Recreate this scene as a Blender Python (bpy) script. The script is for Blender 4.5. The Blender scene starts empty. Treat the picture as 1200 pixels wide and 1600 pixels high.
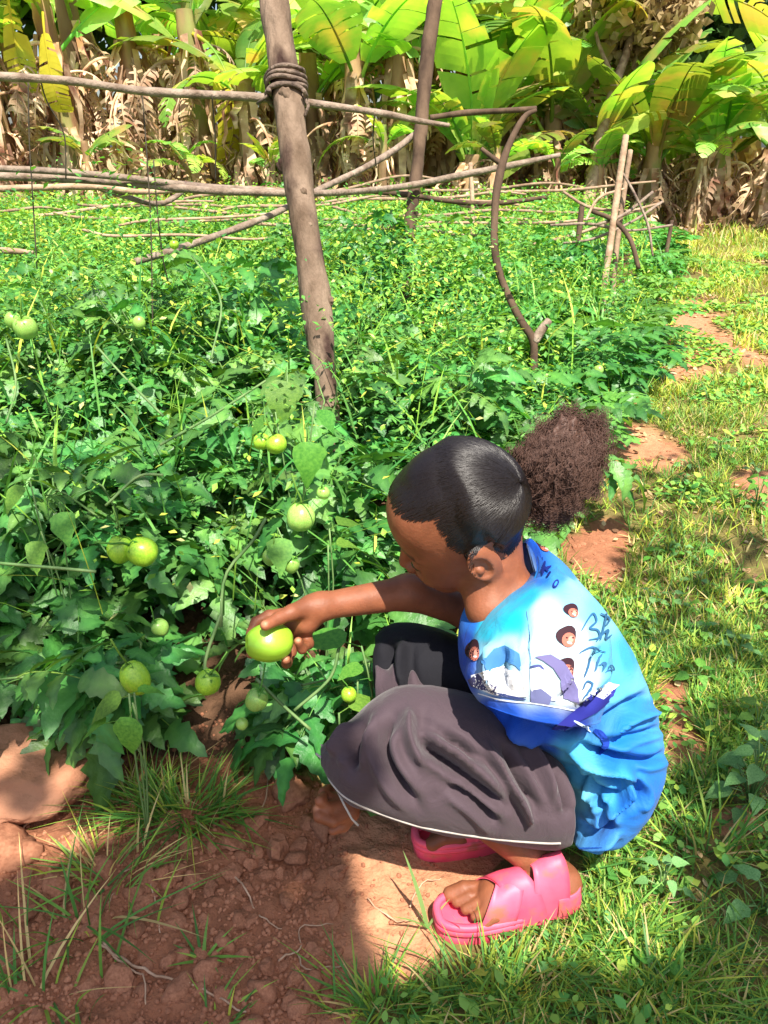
import bpy, math, random
import numpy as np
from mathutils import Vector, Matrix
from mathutils.bvhtree import BVHTree

# ------------------------------------------------------------------ camera, world, sun, exposure
SC = bpy.context.scene
COL = SC.collection
CAM_H, PITCH, FPX = 1.02, math.radians(25.5), 1200.0
cam_d = bpy.data.cameras.new('camera')
cam = bpy.data.objects.new('camera', cam_d)
COL.objects.link(cam)
cam.location = (0, 0, CAM_H)
cam.rotation_euler = (math.pi / 2 - PITCH, 0, 0)
cam_d.sensor_fit = 'VERTICAL'
cam_d.sensor_height = 32.0
cam_d.sensor_width = 24.0
cam_d.lens = 32.0 * FPX / 1600.0
cam_d.clip_start = 0.02
cam_d.clip_end = 900
SC.camera = cam

SUN = Vector((0.17, -0.50, 1.0)).normalized()          # towards the sun
world = bpy.data.worlds.new("World")
SC.world = world
world.use_nodes = True
wn = world.node_tree
wn.nodes.clear()
sky = wn.nodes.new('ShaderNodeTexSky')
sky.sky_type = 'NISHITA'
sky.sun_disc = False
sky.sun_elevation = math.asin(SUN.z)
sky.sun_rotation = math.atan2(SUN.x, SUN.y)
sky.air_density = 1.0
sky.dust_density = 2.5
bg = wn.nodes.new('ShaderNodeBackground')
bg.inputs['Strength'].default_value = 0.098
wo = wn.nodes.new('ShaderNodeOutputWorld')
wn.links.new(sky.outputs[0], bg.inputs[0])
wn.links.new(bg.outputs[0], wo.inputs[0])
sun_d = bpy.data.lights.new('sun', 'SUN')
sun_d.energy = 5.0
sun_d.angle = math.radians(0.6)
sun_d.color = (1.0, 0.93, 0.82)
sun = bpy.data.objects.new('sun', sun_d)
COL.objects.link(sun)
sun.rotation_euler = SUN.to_track_quat('Z', 'Y').to_euler()
SC.view_settings.view_transform = 'Standard'
SC.view_settings.look = 'None'
SC.view_settings.exposure = 1.0
SC.view_settings.gamma = 1.0
SC.view_settings.use_curve_mapping = False
SC.cycles.max_bounces = 8
SC.cycles.transparent_max_bounces = 8

# ------------------------------------------------------------------ helpers
R = np.random.default_rng(7)
random.seed(7)
CP, SP = math.cos(PITCH), math.sin(PITCH)
FWD = np.array([0, CP, -SP])
UPV = np.array([0, SP, CP])
RGT = np.array([1.0, 0, 0])


def W(x, y, d):
    """a point of the place from picture position and distance along the view"""
    u = (x - 600) / FPX * d
    v = (800 - y) / FPX * d
    return np.array([u, d * CP + v * SP, CAM_H - d * SP + v * CP])


def G(x, y, z=0.0):
    v = (800 - y) / FPX
    d = (CAM_H - z) / (SP - v * CP)
    return W(x, y, d)


def proj(P):
    P = np.asarray(P, float)
    q = P - np.array([0, 0, CAM_H])
    d = q @ FWD
    return 600 + FPX * (q @ RGT) / d, 800 - FPX * (q @ UPV) / d, d


def in_poly(x, y, poly):
    x = np.asarray(x, float); y = np.asarray(y, float)
    ins = np.zeros(x.shape, bool)
    n = len(poly)
    for i in range(n):
        x1, y1 = poly[i]; x2, y2 = poly[(i + 1) % n]
        c = ((y1 > y) != (y2 > y)) & (x < (x2 - x1) * (y - y1) / (y2 - y1 + 1e-12) + x1)
        ins ^= c
    return ins


def hashn(ix, iy, iz=0, s=0):
    h = (ix * 374761393 + iy * 668265263 + iz * 2147483647 + s * 974634777) & 0xFFFFFFFF
    h = ((h ^ (h >> 13)) * 1274126177) & 0xFFFFFFFF
    h = h ^ (h >> 16)
    return (h & 0xFFFF) / 65535.0


def noise3(P, s=0):
    P = np.asarray(P, float)
    i = np.floor(P).astype(np.int64)
    f = P - i
    f = f * f * (3 - 2 * f)
    out = 0
    for dx in (0, 1):
        for dy in (0, 1):
            for dz in (0, 1):
                w = (f[..., 0] if dx else 1 - f[..., 0]) * (f[..., 1] if dy else 1 - f[..., 1]) * (f[..., 2] if dz else 1 - f[..., 2])
                out = out + w * hashn(i[..., 0] + dx, i[..., 1] + dy, i[..., 2] + dz, s)
    return out * 2 - 1


def noise2(x, y, s=0):
    return noise3(np.stack([np.asarray(x, float), np.asarray(y, float), np.full(np.shape(x), 0.37)], -1), s)


def mesh_np(name, V, faces, cols=None, smooth=True):
    """faces: list of int arrays (M,k)"""
    V = np.asarray(V, np.float32)
    me = bpy.data.meshes.new(name)
    if not isinstance(faces, list):
        faces = [faces]
    faces = [np.asarray(f, np.int32) for f in faces if len(f)]
    nl = sum(f.size for f in faces)
    nf = sum(len(f) for f in faces)
    me.vertices.add(len(V)); me.loops.add(nl); me.polygons.add(nf)
    me.vertices.foreach_set('co', V.ravel())
    me.loops.foreach_set('vertex_index', np.concatenate([f.ravel() for f in faces]))
    tot = np.concatenate([np.full(len(f), f.shape[1], np.int32) for f in faces])
    st = np.concatenate([[0], np.cumsum(tot)[:-1]]).astype(np.int32)
    me.polygons.foreach_set('loop_start', st)
    me.polygons.foreach_set('loop_total', tot)
    me.polygons.foreach_set('use_smooth', np.full(nf, smooth, bool))
    me.update(calc_edges=True)
    if cols is not None:
        c = np.ones((len(V), 4), np.float32)
        c[:, :3] = cols
        at = me.color_attributes.new('Col', 'FLOAT_COLOR', 'POINT')
        at.data.foreach_set('color', c.ravel())
    return me


def link(name, data, mat=None, parent=None, **props):
    o = bpy.data.objects.new(name, data)
    COL.objects.link(o)
    if mat is not None and data is not None and len(data.materials) == 0:
        data.materials.append(mat)
    if parent is not None:
        o.parent = parent
    for k, v in props.items():
        o[k] = v
    return o


def thing(name, label, cat, loc=(0, 0, 0), group=None, rotz=0.0):
    o = bpy.data.objects.new(name, None)
    COL.objects.link(o)
    o.empty_display_size = 0.05
    o.location = loc
    o.rotation_euler = (0, 0, rotz)
    o['label'] = label
    o['category'] = cat
    if group:
        o['group'] = group
    return o


class MB:
    """collects pieces that make ONE mesh"""
    def __init__(s):
        s.V = []; s.F = {}; s.C = []; s.n = 0

    def add(s, V, F, col=None):
        V = np.asarray(V, float)
        for f in (F if isinstance(F, list) else [F]):
            f = np.asarray(f, int)
            if len(f):
                s.F.setdefault(f.shape[1], []).append(f + s.n)
        s.V.append(V); s.n += len(V)
        if col is not None:
            col = np.asarray(col, float)
            s.C.append(np.broadcast_to(col, (len(V), 3)))

    def mesh(s, name, smooth=True):
        return mesh_np(name, np.concatenate(s.V), [np.concatenate(f) for f in s.F.values()],
                       np.concatenate(s.C) if s.C else None, smooth)


def tube(pts, rad, k=8, cap=True):
    pts = np.asarray(pts, float)
    n = len(pts)
    rad = np.broadcast_to(np.asarray(rad, float), (n,))
    t = np.gradient(pts, axis=0)
    t /= np.linalg.norm(t, axis=1)[:, None] + 1e-12
    ref = np.array([0, 0, 1.0]) if abs(t[0][2]) < 0.9 else np.array([1.0, 0, 0])
    V = []
    a = np.arange(k) * 2 * math.pi / k
    u = np.cross(t[0], ref); u /= np.linalg.norm(u)
    for i in range(n):
        u = u - t[i] * (u @ t[i]); u /= np.linalg.norm(u) + 1e-12
        w = np.cross(t[i], u)
        V.append(pts[i] + rad[i] * (np.cos(a)[:, None] * u + np.sin(a)[:, None] * w))
    V = np.concatenate(V)
    i = np.arange(n - 1)[:, None] * k
    j = np.arange(k)[None, :]
    j2 = (j + 1) % k
    F = np.stack([i + j, i + j2, i + k + j2, i + k + j], -1).reshape(-1, 4)
    out = [F]
    if cap:
        V = np.vstack([V, pts[0], pts[-1]])
        jj = np.arange(k)
        out.append(np.stack([np.full(k, n * k), (jj + 1) % k, jj], -1))
        out.append(np.stack([np.full(k, n * k + 1), (n - 1) * k + jj, (n - 1) * k + (jj + 1) % k], -1))
    return V, out


def spline(pts, n):
    """Catmull-Rom through rows of pts"""
    P = np.asarray(pts, float)
    m = len(P)
    P = np.vstack([2 * P[0] - P[1], P, 2 * P[-1] - P[-2]])
    t = np.linspace(0, m - 1, n)
    i = np.minimum(t.astype(int), m - 2)
    f = (t - i)[:, None]
    p0, p1, p2, p3 = P[i], P[i + 1], P[i + 2], P[i + 3]
    return 0.5 * (2 * p1 + (p2 - p0) * f + (2 * p0 - 5 * p1 + 4 * p2 - p3) * f ** 2 + (3 * p1 - p0 - 3 * p2 + p3) * f ** 3)


def ico(sub=2):
    t = (1 + 5 ** .5) / 2
    V = [(-1, t, 0), (1, t, 0), (-1, -t, 0), (1, -t, 0), (0, -1, t), (0, 1, t), (0, -1, -t), (0, 1, -t), (t, 0, -1), (t, 0, 1), (-t, 0, -1), (-t, 0, 1)]
    F = [(0, 11, 5), (0, 5, 1), (0, 1, 7), (0, 7, 10), (0, 10, 11), (1, 5, 9), (5, 11, 4), (11, 10, 2), (10, 7, 6), (7, 1, 8), (3, 9, 4), (3, 4, 2), (3, 2, 6), (3, 6, 8), (3, 8, 9), (4, 9, 5), (2, 4, 11), (6, 2, 10), (8, 6, 7), (9, 8, 1)]
    V = [np.array(v, float) / np.linalg.norm(v) for v in V]
    for _ in range(sub):
        c = {}; NF = []
        def mid(a, b):
            k = (min(a, b), max(a, b))
            if k not in c:
                v = V[a] + V[b]; V.append(v / np.linalg.norm(v)); c[k] = len(V) - 1
            return c[k]
        for a, b, d in F:
            x, y, z = mid(a, b), mid(b, d), mid(d, a)
            NF += [(a, x, z), (b, y, x), (d, z, y), (x, y, z)]
        F = NF
    return np.array(V), np.array(F)


def rotm(yaw=0, pitch=0, roll=0):
    """object axes: +Y forward; yaw about Z, pitch raises +Y, roll about Y"""
    return np.array(Matrix.Rotation(yaw, 3, 'Z') @ Matrix.Rotation(pitch, 3, 'X') @ Matrix.Rotation(roll, 3, 'Y'))


def srgb(r, g, b, k=1.0):
    f = lambda c: (c / 255 / 12.92 if c / 255 <= 0.04045 else ((c / 255 + 0.055) / 1.055) ** 2.4) * k
    return (f(r), f(g), f(b))


# ------------------------------------------------------------------ materials
def new_mat(name):
    m = bpy.data.materials.new(name)
    m.use_nodes = True
    nt = m.node_tree
    b = nt.nodes['Principled BSDF']
    return m, nt, b


def nmat(name, c1, c2=None, scale=20, rough=0.7, bump=0.0, bscale=60, c3=None, s3=3, f3=0.6, transl=0.0, tcol=None,
         rnd=0.0, stretch=(1, 1, 1), spec=0.4, sheen=0.0, sss=0.0, attr=False, bdist=0.01, hue=0.0):
    """mottled colour c1..c2, blotches of c3, relief, optional leaf translucency and per-object variation"""
    m, nt, b = new_mat(name)
    N, L = nt.nodes.new, nt.links.new
    tc = N('ShaderNodeTexCoord')
    mp = N('ShaderNodeMapping'); mp.inputs['Scale'].default_value = stretch
    L(tc.outputs['Object'], mp.inputs[0])
    oi = N('ShaderNodeObjectInfo')
    ad = N('ShaderNodeVectorMath'); ad.operation = 'ADD'
    sc_ = N('ShaderNodeVectorMath'); sc_.operation = 'SCALE'; sc_.inputs['Scale'].default_value = 13.7
    cx = N('ShaderNodeCombineXYZ')
    L(oi.outputs['Random'], cx.inputs[0]); L(oi.outputs['Random'], cx.inputs[1])
    L(cx.outputs[0], sc_.inputs[0]); L(mp.outputs[0], ad.inputs[0]); L(sc_.outputs[0], ad.inputs[1])
    vec = ad.outputs[0]
    nz = N('ShaderNodeTexNoise'); nz.inputs['Scale'].default_value = scale; nz.inputs['Detail'].default_value = 6
    L(vec, nz.inputs['Vector'])
    rp = N('ShaderNodeValToRGB')
    rp.color_ramp.elements[0].position = 0.32; rp.color_ramp.elements[1].position = 0.68
    rp.color_ramp.elements[0].color = (*c1, 1); rp.color_ramp.elements[1].color = (*(c2 or c1), 1)
    L(nz.outputs['Fac'], rp.inputs[0])
    col = rp.outputs[0]
    if attr:
        at = N('ShaderNodeAttribute'); at.attribute_name = 'Col'
        mx = N('ShaderNodeMix'); mx.data_type = 'RGBA'; mx.blend_type = 'MULTIPLY'; mx.inputs[0].default_value = 1
        L(at.outputs['Color'], mx.inputs[6]); L(col, mx.inputs[7]); col = mx.outputs[2]
    if c3:
        n3 = N('ShaderNodeTexNoise'); n3.inputs['Scale'].default_value = s3; n3.inputs['Detail'].default_value = 4
        L(vec, n3.inputs['Vector'])
        r3 = N('ShaderNodeValToRGB'); r3.color_ramp.elements[0].position = f3 - .06; r3.color_ramp.elements[1].position = f3 + .08
        L(n3.outputs['Fac'], r3.inputs[0])
        mx = N('ShaderNodeMix'); mx.data_type = 'RGBA'
        L(r3.outputs[0], mx.inputs[0]); L(col, mx.inputs[6]); mx.inputs[7].default_value = (*c3, 1); col = mx.outputs[2]
    if rnd or hue:
        hs = N('ShaderNodeHueSaturation')
        mr = N('ShaderNodeMapRange'); mr.inputs[3].default_value = 1 - rnd; mr.inputs[4].default_value = 1 + rnd
        L(oi.outputs['Random'], mr.inputs[0]); L(mr.outputs[0], hs.inputs['Value'])
        m2 = N('ShaderNodeMath'); m2.operation = 'MULTIPLY'; m2.inputs[1].default_value = 7.13
        m3 = N('ShaderNodeMath'); m3.operation = 'FRACT'
        m4 = N('ShaderNodeMapRange'); m4.inputs[3].default_value = 0.5 - hue; m4.inputs[4].default_value = 0.5 + hue * .5
        L(oi.outputs['Random'], m2.inputs[0]); L(m2.outputs[0], m3.inputs[0]); L(m3.outputs[0], m4.inputs[0]); L(m4.outputs[0], hs.inputs['Hue'])
        L(col, hs.inputs['Color']); col = hs.outputs[0]
    L(col, b.inputs['Base Color'])
    b.inputs['Roughness'].default_value = rough
    b.inputs['Specular IOR Level'].default_value = spec
    if sheen:
        b.inputs['Sheen Weight'].default_value = sheen
    if sss:
        b.inputs['Subsurface Weight'].default_value = sss
        b.inputs['Subsurface Radius'].default_value = (0.012, 0.004, 0.002)
        b.inputs['Subsurface Scale'].default_value = 0.6
    if bump:
        n2 = N('ShaderNodeTexNoise'); n2.inputs['Scale'].default_value = bscale; n2.inputs['Detail'].default_value = 8
        L(vec, n2.inputs['Vector'])
        bp = N('ShaderNodeBump'); bp.inputs['Strength'].default_value = bump; bp.inputs['Distance'].default_value = bdist
        L(n2.outputs['Fac'], bp.inputs['Height']); L(bp.outputs[0], b.inputs['Normal'])
    if transl:
        tr = N('ShaderNodeBsdfTranslucent')
        if tcol:
            mt = N('ShaderNodeMix'); mt.data_type = 'RGBA'; mt.blend_type = 'MULTIPLY'; mt.inputs[0].default_value = 1
            L(col, mt.inputs[6]); mt.inputs[7].default_value = (*tcol, 1); L(mt.outputs[2], tr.inputs[0])
        else:
            L(col, tr.inputs[0])
        ms = N('ShaderNodeMixShader'); ms.inputs[0].default_value = transl
        L(b.outputs[0], ms.inputs[1]); L(tr.outputs[0], ms.inputs[2])
        L(ms.outputs[0], nt.nodes['Material Output'].inputs['Surface'])
    return m


M = {}
M['leaf'] = nmat('tomato_leaf', (0.030, 0.145, 0.034), (0.095, 0.300, 0.058), 14, 0.44, 0.7, 60, transl=0.26, tcol=(1.7, 1.5, 0.4), rnd=0.42, hue=0.035, spec=0.55, bdist=0.006, attr=True)
M['leaf_mid'] = nmat('tomato_leaf_lighter', (0.040, 0.180, 0.040), (0.115, 0.340, 0.060), 9, 0.42, 0.5, 40, transl=0.3, tcol=(1.6, 1.5, 0.4), rnd=0.35, hue=0.035, spec=0.5, bdist=0.006, attr=True)
M['leaf_light'] = nmat('light_leaf', (0.07, 0.24, 0.03), (0.15, 0.38, 0.05), 12, 0.5, 0.3, 50, transl=0.3, tcol=(1.4, 1.3, 0.4), rnd=0.3, hue=0.03, bdist=0.004)
M['stem'] = nmat('green_stem', (0.10, 0.22, 0.06), (0.22, 0.34, 0.12), 30, 0.6, rnd=0.2)
M['tomato'] = nmat('green_tomato', (0.22, 0.46, 0.025), (0.38, 0.62, 0.045), 8, 0.33, 0.05, 200, spec=0.6, sss=0.15)
M['tomato_pale'] = nmat('pale_tomato', (0.22, 0.46, 0.07), (0.38, 0.60, 0.14), 12, 0.3, 0.05, 200, spec=0.6, sss=0.15, rnd=0.15)
M['grass'] = nmat('grass', (0.62, 0.68, 0.70), (1.25, 1.2, 1.2), 3.5, 0.55, attr=True, transl=0.3, tcol=(1.3, 1.2, 0.6))
M['weed'] = nmat('small_weed_leaf', (0.8, 0.8, 0.8), (1.15, 1.15, 1.15), 3, 0.5, attr=True, transl=0.3, tcol=(1.4, 1.3, 0.5))
M['clod'] = nmat('soil_clod', (0.24, 0.100, 0.056), (0.38, 0.175, 0.100), 5, 0.95, 0.5, 9, rnd=0.12, spec=0.1, bdist=0.0015)
M['bark'] = nmat('grey_brown_bark', (0.115, 0.076, 0.050), (0.27, 0.195, 0.140), 16, 0.9, 1.0, 26, c3=(0.050, 0.028, 0.022), s3=11, f3=0.60, stretch=(1, 1, 0.28), spec=0.15, bdist=0.02)
M['bark_dark'] = nmat('dark_bark', (0.058, 0.037, 0.026), (0.145, 0.095, 0.062), 14, 0.9, 0.8, 40, stretch=(1, 1, 0.3), spec=0.15)
M['pole'] = nmat('weathered_pole', (0.16, 0.112, 0.080), (0.36, 0.285, 0.220), 24, 0.85, 0.7, 70, c3=(0.09, 0.055, 0.05), s3=12, f3=0.64, spec=0.2)
M['pale_pole'] = nmat('pale_dry_pole', (0.24, 0.15, 0.095), (0.46, 0.33, 0.22), 18, 0.85, 0.5, 60, spec=0.2, rnd=0.2)
M['string'] = nmat('dark_twine', (0.035, 0.03, 0.02), (0.09, 0.07, 0.045), 40, 0.9)
M['rope'] = nmat('bark_rope', (0.06, 0.04, 0.03), (0.22, 0.16, 0.12), 40, 0.9, 0.8, 90)
M['root'] = nmat('dry_root', (0.34, 0.20, 0.12), (0.58, 0.40, 0.27), 30, 0.9, rnd=0.2)
M['ban_leaf'] = nmat('banana_leaf', (0.14, 0.36, 0.06), (0.34, 0.56, 0.10), 2.4, 0.42, 0.3, 12, c3=(0.55, 0.46, 0.14), s3=1.6, f3=0.58, transl=0.45, tcol=(1.6, 1.5, 0.5), rnd=0.55, hue=0.045, spec=0.5)
M['ban_yellow'] = nmat('yellow_banana_leaf', (0.58, 0.50, 0.03), (0.75, 0.66, 0.06), 3, 0.5, 0.3, 12, c3=(0.22, 0.42, 0.05), s3=1.3, f3=0.58, transl=0.38, rnd=0.15)
M['ban_dry'] = nmat('dry_banana_leaf', (0.38, 0.19, 0.085), (0.92, 0.72, 0.48), 3, 0.85, 0.5, 20, c3=(0.20, 0.08, 0.05), s3=2.2, f3=0.60, transl=0.15, rnd=0.4, spec=0.2, hue=0.015)
M['ban_stem'] = nmat('banana_stem', (0.20, 0.10, 0.05), (0.50, 0.34, 0.17), 3, 0.7, 0.6, 14, c3=(0.26, 0.34, 0.08), s3=1.6, f3=0.60, stretch=(1, 1, 0.35), rnd=0.3)
M['far_leaf'] = nmat('far_tree_leaf', (0.03, 0.10, 0.02), (0.12, 0.24, 0.05), 1.2, 0.55, transl=0.25, rnd=0.25, hue=0.03)
M['hazy_leaf'] = nmat('haze_grey_leaf', (0.20, 0.27, 0.27), (0.42, 0.48, 0.50), 2, 0.7, transl=0.2)  # distance haze put into the leaf colour as grey
M['brown_leaf'] = nmat('withered_leaf', (0.34, 0.22, 0.08), (0.62, 0.48, 0.24), 6, 0.7, transl=0.25, rnd=0.2)
# ------------------------------------------------------------------ ground
SOIL_POLYS = [[(-200, 1130), (150, 1150), (330, 1215), (480, 1230), (560, 1270), (700, 1300), (800, 1340), (745, 1470), (690, 1520), (600, 1535), (560, 1600), (520, 2000), (-400, 2000)],
              [(1010, 500), (1040, 470), (1100, 462), (1135, 480), (1150, 530), (1120, 580), (1060, 600), (1020, 570)],
              [(905, 650), (960, 640), (1000, 690), (990, 740), (940, 730)], [(850, 840), (900, 810), (960, 800), (980, 850), (960, 930), (900, 900)],
              [(1040, 1090), (1090, 1090), (1120, 1200), (1080, 1240), (1040, 1200)], [(1120, 1290), (1200, 1270), (1220, 1330), (1150, 1350)]]
SOIL_W = [[G(min(max(x, -400), 1700), max(y, 300))[:2] for x, y in p] for p in SOIL_POLYS]
LIMIT = [(-0.15, 1.08), (0.02, 1.14)] + [tuple(G(x, y)[:2]) for x, y in ((740, 1000), (850, 840), (925, 730), (985, 640), (1010, 575), (1030, 500), (1055, 440), (1065, 400))] + [(2.6, 10.5)]   # right edge of the crop
def crop_edge(y):
    y = np.asarray(y, float)
    a = np.array(LIMIT)
    return np.interp(y, a[:, 1], a[:, 0])
def soil_mask(x, y):
    """1 where earth is bare"""
    x = np.asarray(x, float); y = np.asarray(y, float)
    xx = x + 0.03 * noise2(x * 9, y * 9, 3) + 0.05 * noise2(x * 2.5, y * 2.5, 5)
    yy = y + 0.03 * noise2(x * 9 + 40, y * 9, 4) + 0.07 * noise2(x * 2.5, y * 2.5, 6)
    m = np.zeros(x.shape, bool)
    for p in SOIL_W:
        m |= in_poly(xx, yy, [tuple(q) for q in p])
    m |= (x < crop_edge(y)) & (y > 1.08) & (y < 10.5)
    m |= (noise2(x * 3.1, y * 2.2, 9) > 0.38) & (y < 7)
    return m
def gz(x, y):
    x = np.asarray(x, float); y = np.asarray(y, float)
    z = 0.05 * np.clip((crop_edge(y) - x) / 0.25, 0, 1) * np.clip((y - 1.05) / 0.25, 0, 1)
    z = z + 0.012 * noise2(x * 3, y * 3, 11) * np.clip((np.hypot(x - .2, y - .85) - .2) * 3, 0.15, 1) + 0.05 * noise2(x * .35, y * .35, 12) * np.clip((y - 2) / 3, 0, 1)
    z = z + 0.0030 * np.clip((y - 3), 0, 40)
    return z
def fine(x, y):
    f = np.abs(noise2(x * 22, y * 22, 13)) * 0.014 + np.abs(noise2(x * 55, y * 55, 14)) * 0.008 + noise2(x * 120, y * 120, 15) * 0.0025
    calm = 0.35 + 0.65 * np.clip((0.16 - x) * 5, 0, 1)
    return f * calm
def axis_pts(lo, hi, step, far, g=1.16):
    a = list(np.arange(lo, hi, step)); s = step
    while a[-1] < far:
        s *= g; a.append(a[-1] + s)
    s = step; b = [lo]
    while b[-1] > -far:
        s *= g; b.append(b[-1] - s)
    return np.array(b[:0:-1] + a)
gx = axis_pts(-0.85, 0.75, 0.0052, 400); gy = axis_pts(0.42, 1.75, 0.0052, 400)
X, Y = np.meshgrid(gx, gy, indexing='ij')
sm = soil_mask(X, Y)
Z = gz(X, Y) + fine(X, Y) * np.clip(1.5 - np.abs(Y - 1) * .3, 0, 1)
c_soil = np.array([0.295, 0.125, 0.068]); c_path_lit = np.array([0.45, 0.215, 0.118]); c_turf = np.array([0.16, 0.13, 0.045])
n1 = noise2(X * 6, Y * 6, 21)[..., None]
pale = np.clip((X + 0.11) / 0.10, 0, 1)[..., None] * np.clip((1.15 - Y) / .1, 0, 1)[..., None]  # sunlit patch near the feet put into the earth colour
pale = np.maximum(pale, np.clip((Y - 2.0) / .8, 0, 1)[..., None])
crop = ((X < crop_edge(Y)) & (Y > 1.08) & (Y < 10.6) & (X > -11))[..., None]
C = np.where(sm[..., None], c_soil + (c_path_lit - c_soil) * pale * (~crop), c_turf) * (1 + 0.25 * n1)
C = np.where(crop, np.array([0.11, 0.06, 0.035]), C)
nx, ny = len(gx), len(gy)
i = np.arange(nx - 1)[:, None] * ny; j = np.arange(ny - 1)[None]
F = np.stack([i + j, i + ny + j, i + ny + j + 1, i + j + 1], -1).reshape(-1, 4)
M['soil'] = nmat('red_brown_soil', (0.82, 0.82, 0.82), (1.2, 1.2, 1.2), 40, 0.95, 1.0, 150, attr=True, spec=0.1, bdist=0.006)
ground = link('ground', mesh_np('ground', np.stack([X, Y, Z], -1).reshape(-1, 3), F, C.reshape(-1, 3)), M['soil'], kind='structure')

# clods: the larger ones are pieces of the ground, the crumbs one part
clods = []
for k in range(12):
    v, f = ico(2 if k < 6 else 1)
    s = R.uniform(.75, 1.25, 3) * np.array([1, 1, .72])
    r = 1 + noise3(v * 1.7 + k * 9, k)[:, None] * .35 + noise3(v * 5 + k, k + 50)[:, None] * .16
    clods.append(mesh_np('soil_clod', v * r * s, f, None, k < 6))
    clods[-1].materials.append(M['clod'])
def put_clod(px, py, s, k=None, flat=1.0, z=0):
    g = G(px, py)
    o = link('soil_clod', clods[R.integers(12) if k is None else k], None, ground)
    o.location = (g[0], g[1], float(gz(g[0], g[1])) + s * .35 + z)
    o.scale = (s, s * R.uniform(.8, 1.1), s * flat * R.uniform(.8, 1.1))
    o.rotation_euler = (R.uniform(-.4, .4), R.uniform(-.4, .4), R.uniform(0, 6.3))
    return o
v, f = ico(4)
r = 1 + noise3(v * 1.5 + 3, 71)[:, None] * .22 + noise3(v * 5, 72)[:, None] * .07 + noise3(v * 14, 73)[:, None] * .03
V = v * r * np.array([.115, .085, .05]); V[:, 2] = np.minimum(V[:, 2], .034 + .006 * noise3(V * 30, 74))
M['pale_clod'] = nmat('pale_dry_earth', (0.34, 0.155, 0.088), (0.47, 0.24, 0.145), 9, 0.95, 0.9, 60, spec=0.1, bdist=0.008)
bigclod = link('soil_clod', mesh_np('large_soil_clod', V, f), M['pale_clod'], ground)
g = G(45, 1225); bigclod.location = (g[0], g[1] - .03, 0.05); bigclod.scale = (1.3, 1.15, 1.1); bigclod.rotation_euler = (.12, .05, .25)
bigclod['label'] = 'large flat-topped pale clod of earth at the left edge'
for px, py, s in ((435, 1330, .028), (455, 1245, .036), (500, 1300, .022), (400, 1290, .024), (365, 1320, .02), (395, 1440, .016), (150, 1420, .022), (350, 1480, .015), (190, 1540, .018), (90, 1500, .02), (450, 1410, .017), (255, 1100, .02), (185, 1230, .02), (20, 1340, .04), (165, 1365, .025), (520, 1420, .014),
                  (300, 1380, .016), (330, 1395, .017), (270, 1450, .012), (490, 1540, .014), (510, 1560, .012), (420, 1370, .012), (30, 1555, .015), (140, 1160, .016), (90, 1390, .022),
                  (255, 1370, .016), (210, 1405, .017), (330, 1330, .014), (600, 1330, .012), (480, 1370, .012), (40, 1430, .016), (120, 1320, .02), (215, 1460, .014)):
    put_clod(px, py, s)
n = 0
while n < 262:
    px, py = R.uniform(-20, 590), R.uniform(1200, 1640)
    if px > 530 and py > 1330: continue
    if R.random() < 0.4: px, py = R.normal(340, 130), R.normal(1440, 70)
    if px > 540: continue
    put_clod(px, py, .0045 + .013 * R.random() ** 2); n += 1
cb = MB()
v1, f1 = ico(1); v0, f0 = ico(0)
for k in range(5200):
    px, py = R.uniform(-60, 780), R.uniform(1130, 1680)
    g = G(px, py)
    if not soil_mask(g[0], g[1]): continue
    if px > 540 and R.random() < .85: continue
    s = R.uniform(.0014, .0048)
    cb.add(v0 * s * R.uniform(.6, 1.2, 3) @ rotm(R.uniform(0, 6), R.uniform(0, 6)) + [g[0], g[1], gz(g[0], g[1]) + fine(g[0], g[1]) + s * .3], f0)
for k in range(900):
    px, py = R.uniform(850, 1180), R.uniform(460, 1250)
    g = G(px, py)
    if not soil_mask(g[0], g[1]): continue
    s = R.uniform(.003, .009)
    cb.add(v0 * s * R.uniform(.6, 1.2, 3) + [g[0], g[1], gz(g[0], g[1]) + s * .3], f0)
link('soil_crumbs', cb.mesh('soil_crumbs', False), M['clod'], ground, kind='stuff')

# dry roots and stalks lying on the earth
def root(pts, r, label):
    P_ = []
    for x, y in spline(np.array(pts, float), 5 * len(pts)):
        g = G(x, y, .01); z = float(gz(g[0], g[1])) + .012
        P_.append([g[0], g[1], z + .003 * math.sin(x * .2)])
    P_ = np.array(P_) + R.normal(0, .0006, (len(P_), 3))
    o = P_[0].copy()
    V, F = tube(P_ - o, np.linspace(r, r * .55, len(P_)), 5)
    ob = link('dry_root', mesh_np('dry_root', V, F), M['root'], label=label, category='root')
    ob.location = o
root([(158, 1480), (190, 1500), (240, 1525), (300, 1540), (340, 1560), (385, 1585)], .0022, 'longest dry root lying across the bare soil near the bottom edge')
root([(160, 1475), (200, 1515), (225, 1530), (228, 1575)], .0017, 'forked dry root beside the longest root on bare soil')
root([(365, 1365), (385, 1395), (405, 1430), (440, 1452)], .0016, 'short curved dry stalk in the middle of the bare soil')
root([(236, 1385), (245, 1420), (250, 1460)], .0014, 'short straight dry stalk left of the small grass sprout')
root([(435, 1500), (470, 1480), (468, 1450), (520, 1445)], .0014, 'bent thin dry root looping over crumbs beside the sunlit patch')
root([(466, 1490), (480, 1515), (540, 1508)], .0014, 'thin dry root running towards the sunlit patch of earth')
root([(170, 1415), (190, 1375), (215, 1350), (213, 1345)], .0015, 'dry stalk lying beneath the big grass clump')
root([(395, 1280), (415, 1250), (420, 1200)], .0016, 'dry stalk standing against the soil below the tomato leaves')
root([(30, 1300), (60, 1270), (95, 1230)], .0018, 'dry stalk leaning on the large flat clod')
root([(640, 1420), (655, 1385), (690, 1372)], .0013, 'curved dark root fibre on sunlit earth beside the sandal')
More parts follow.
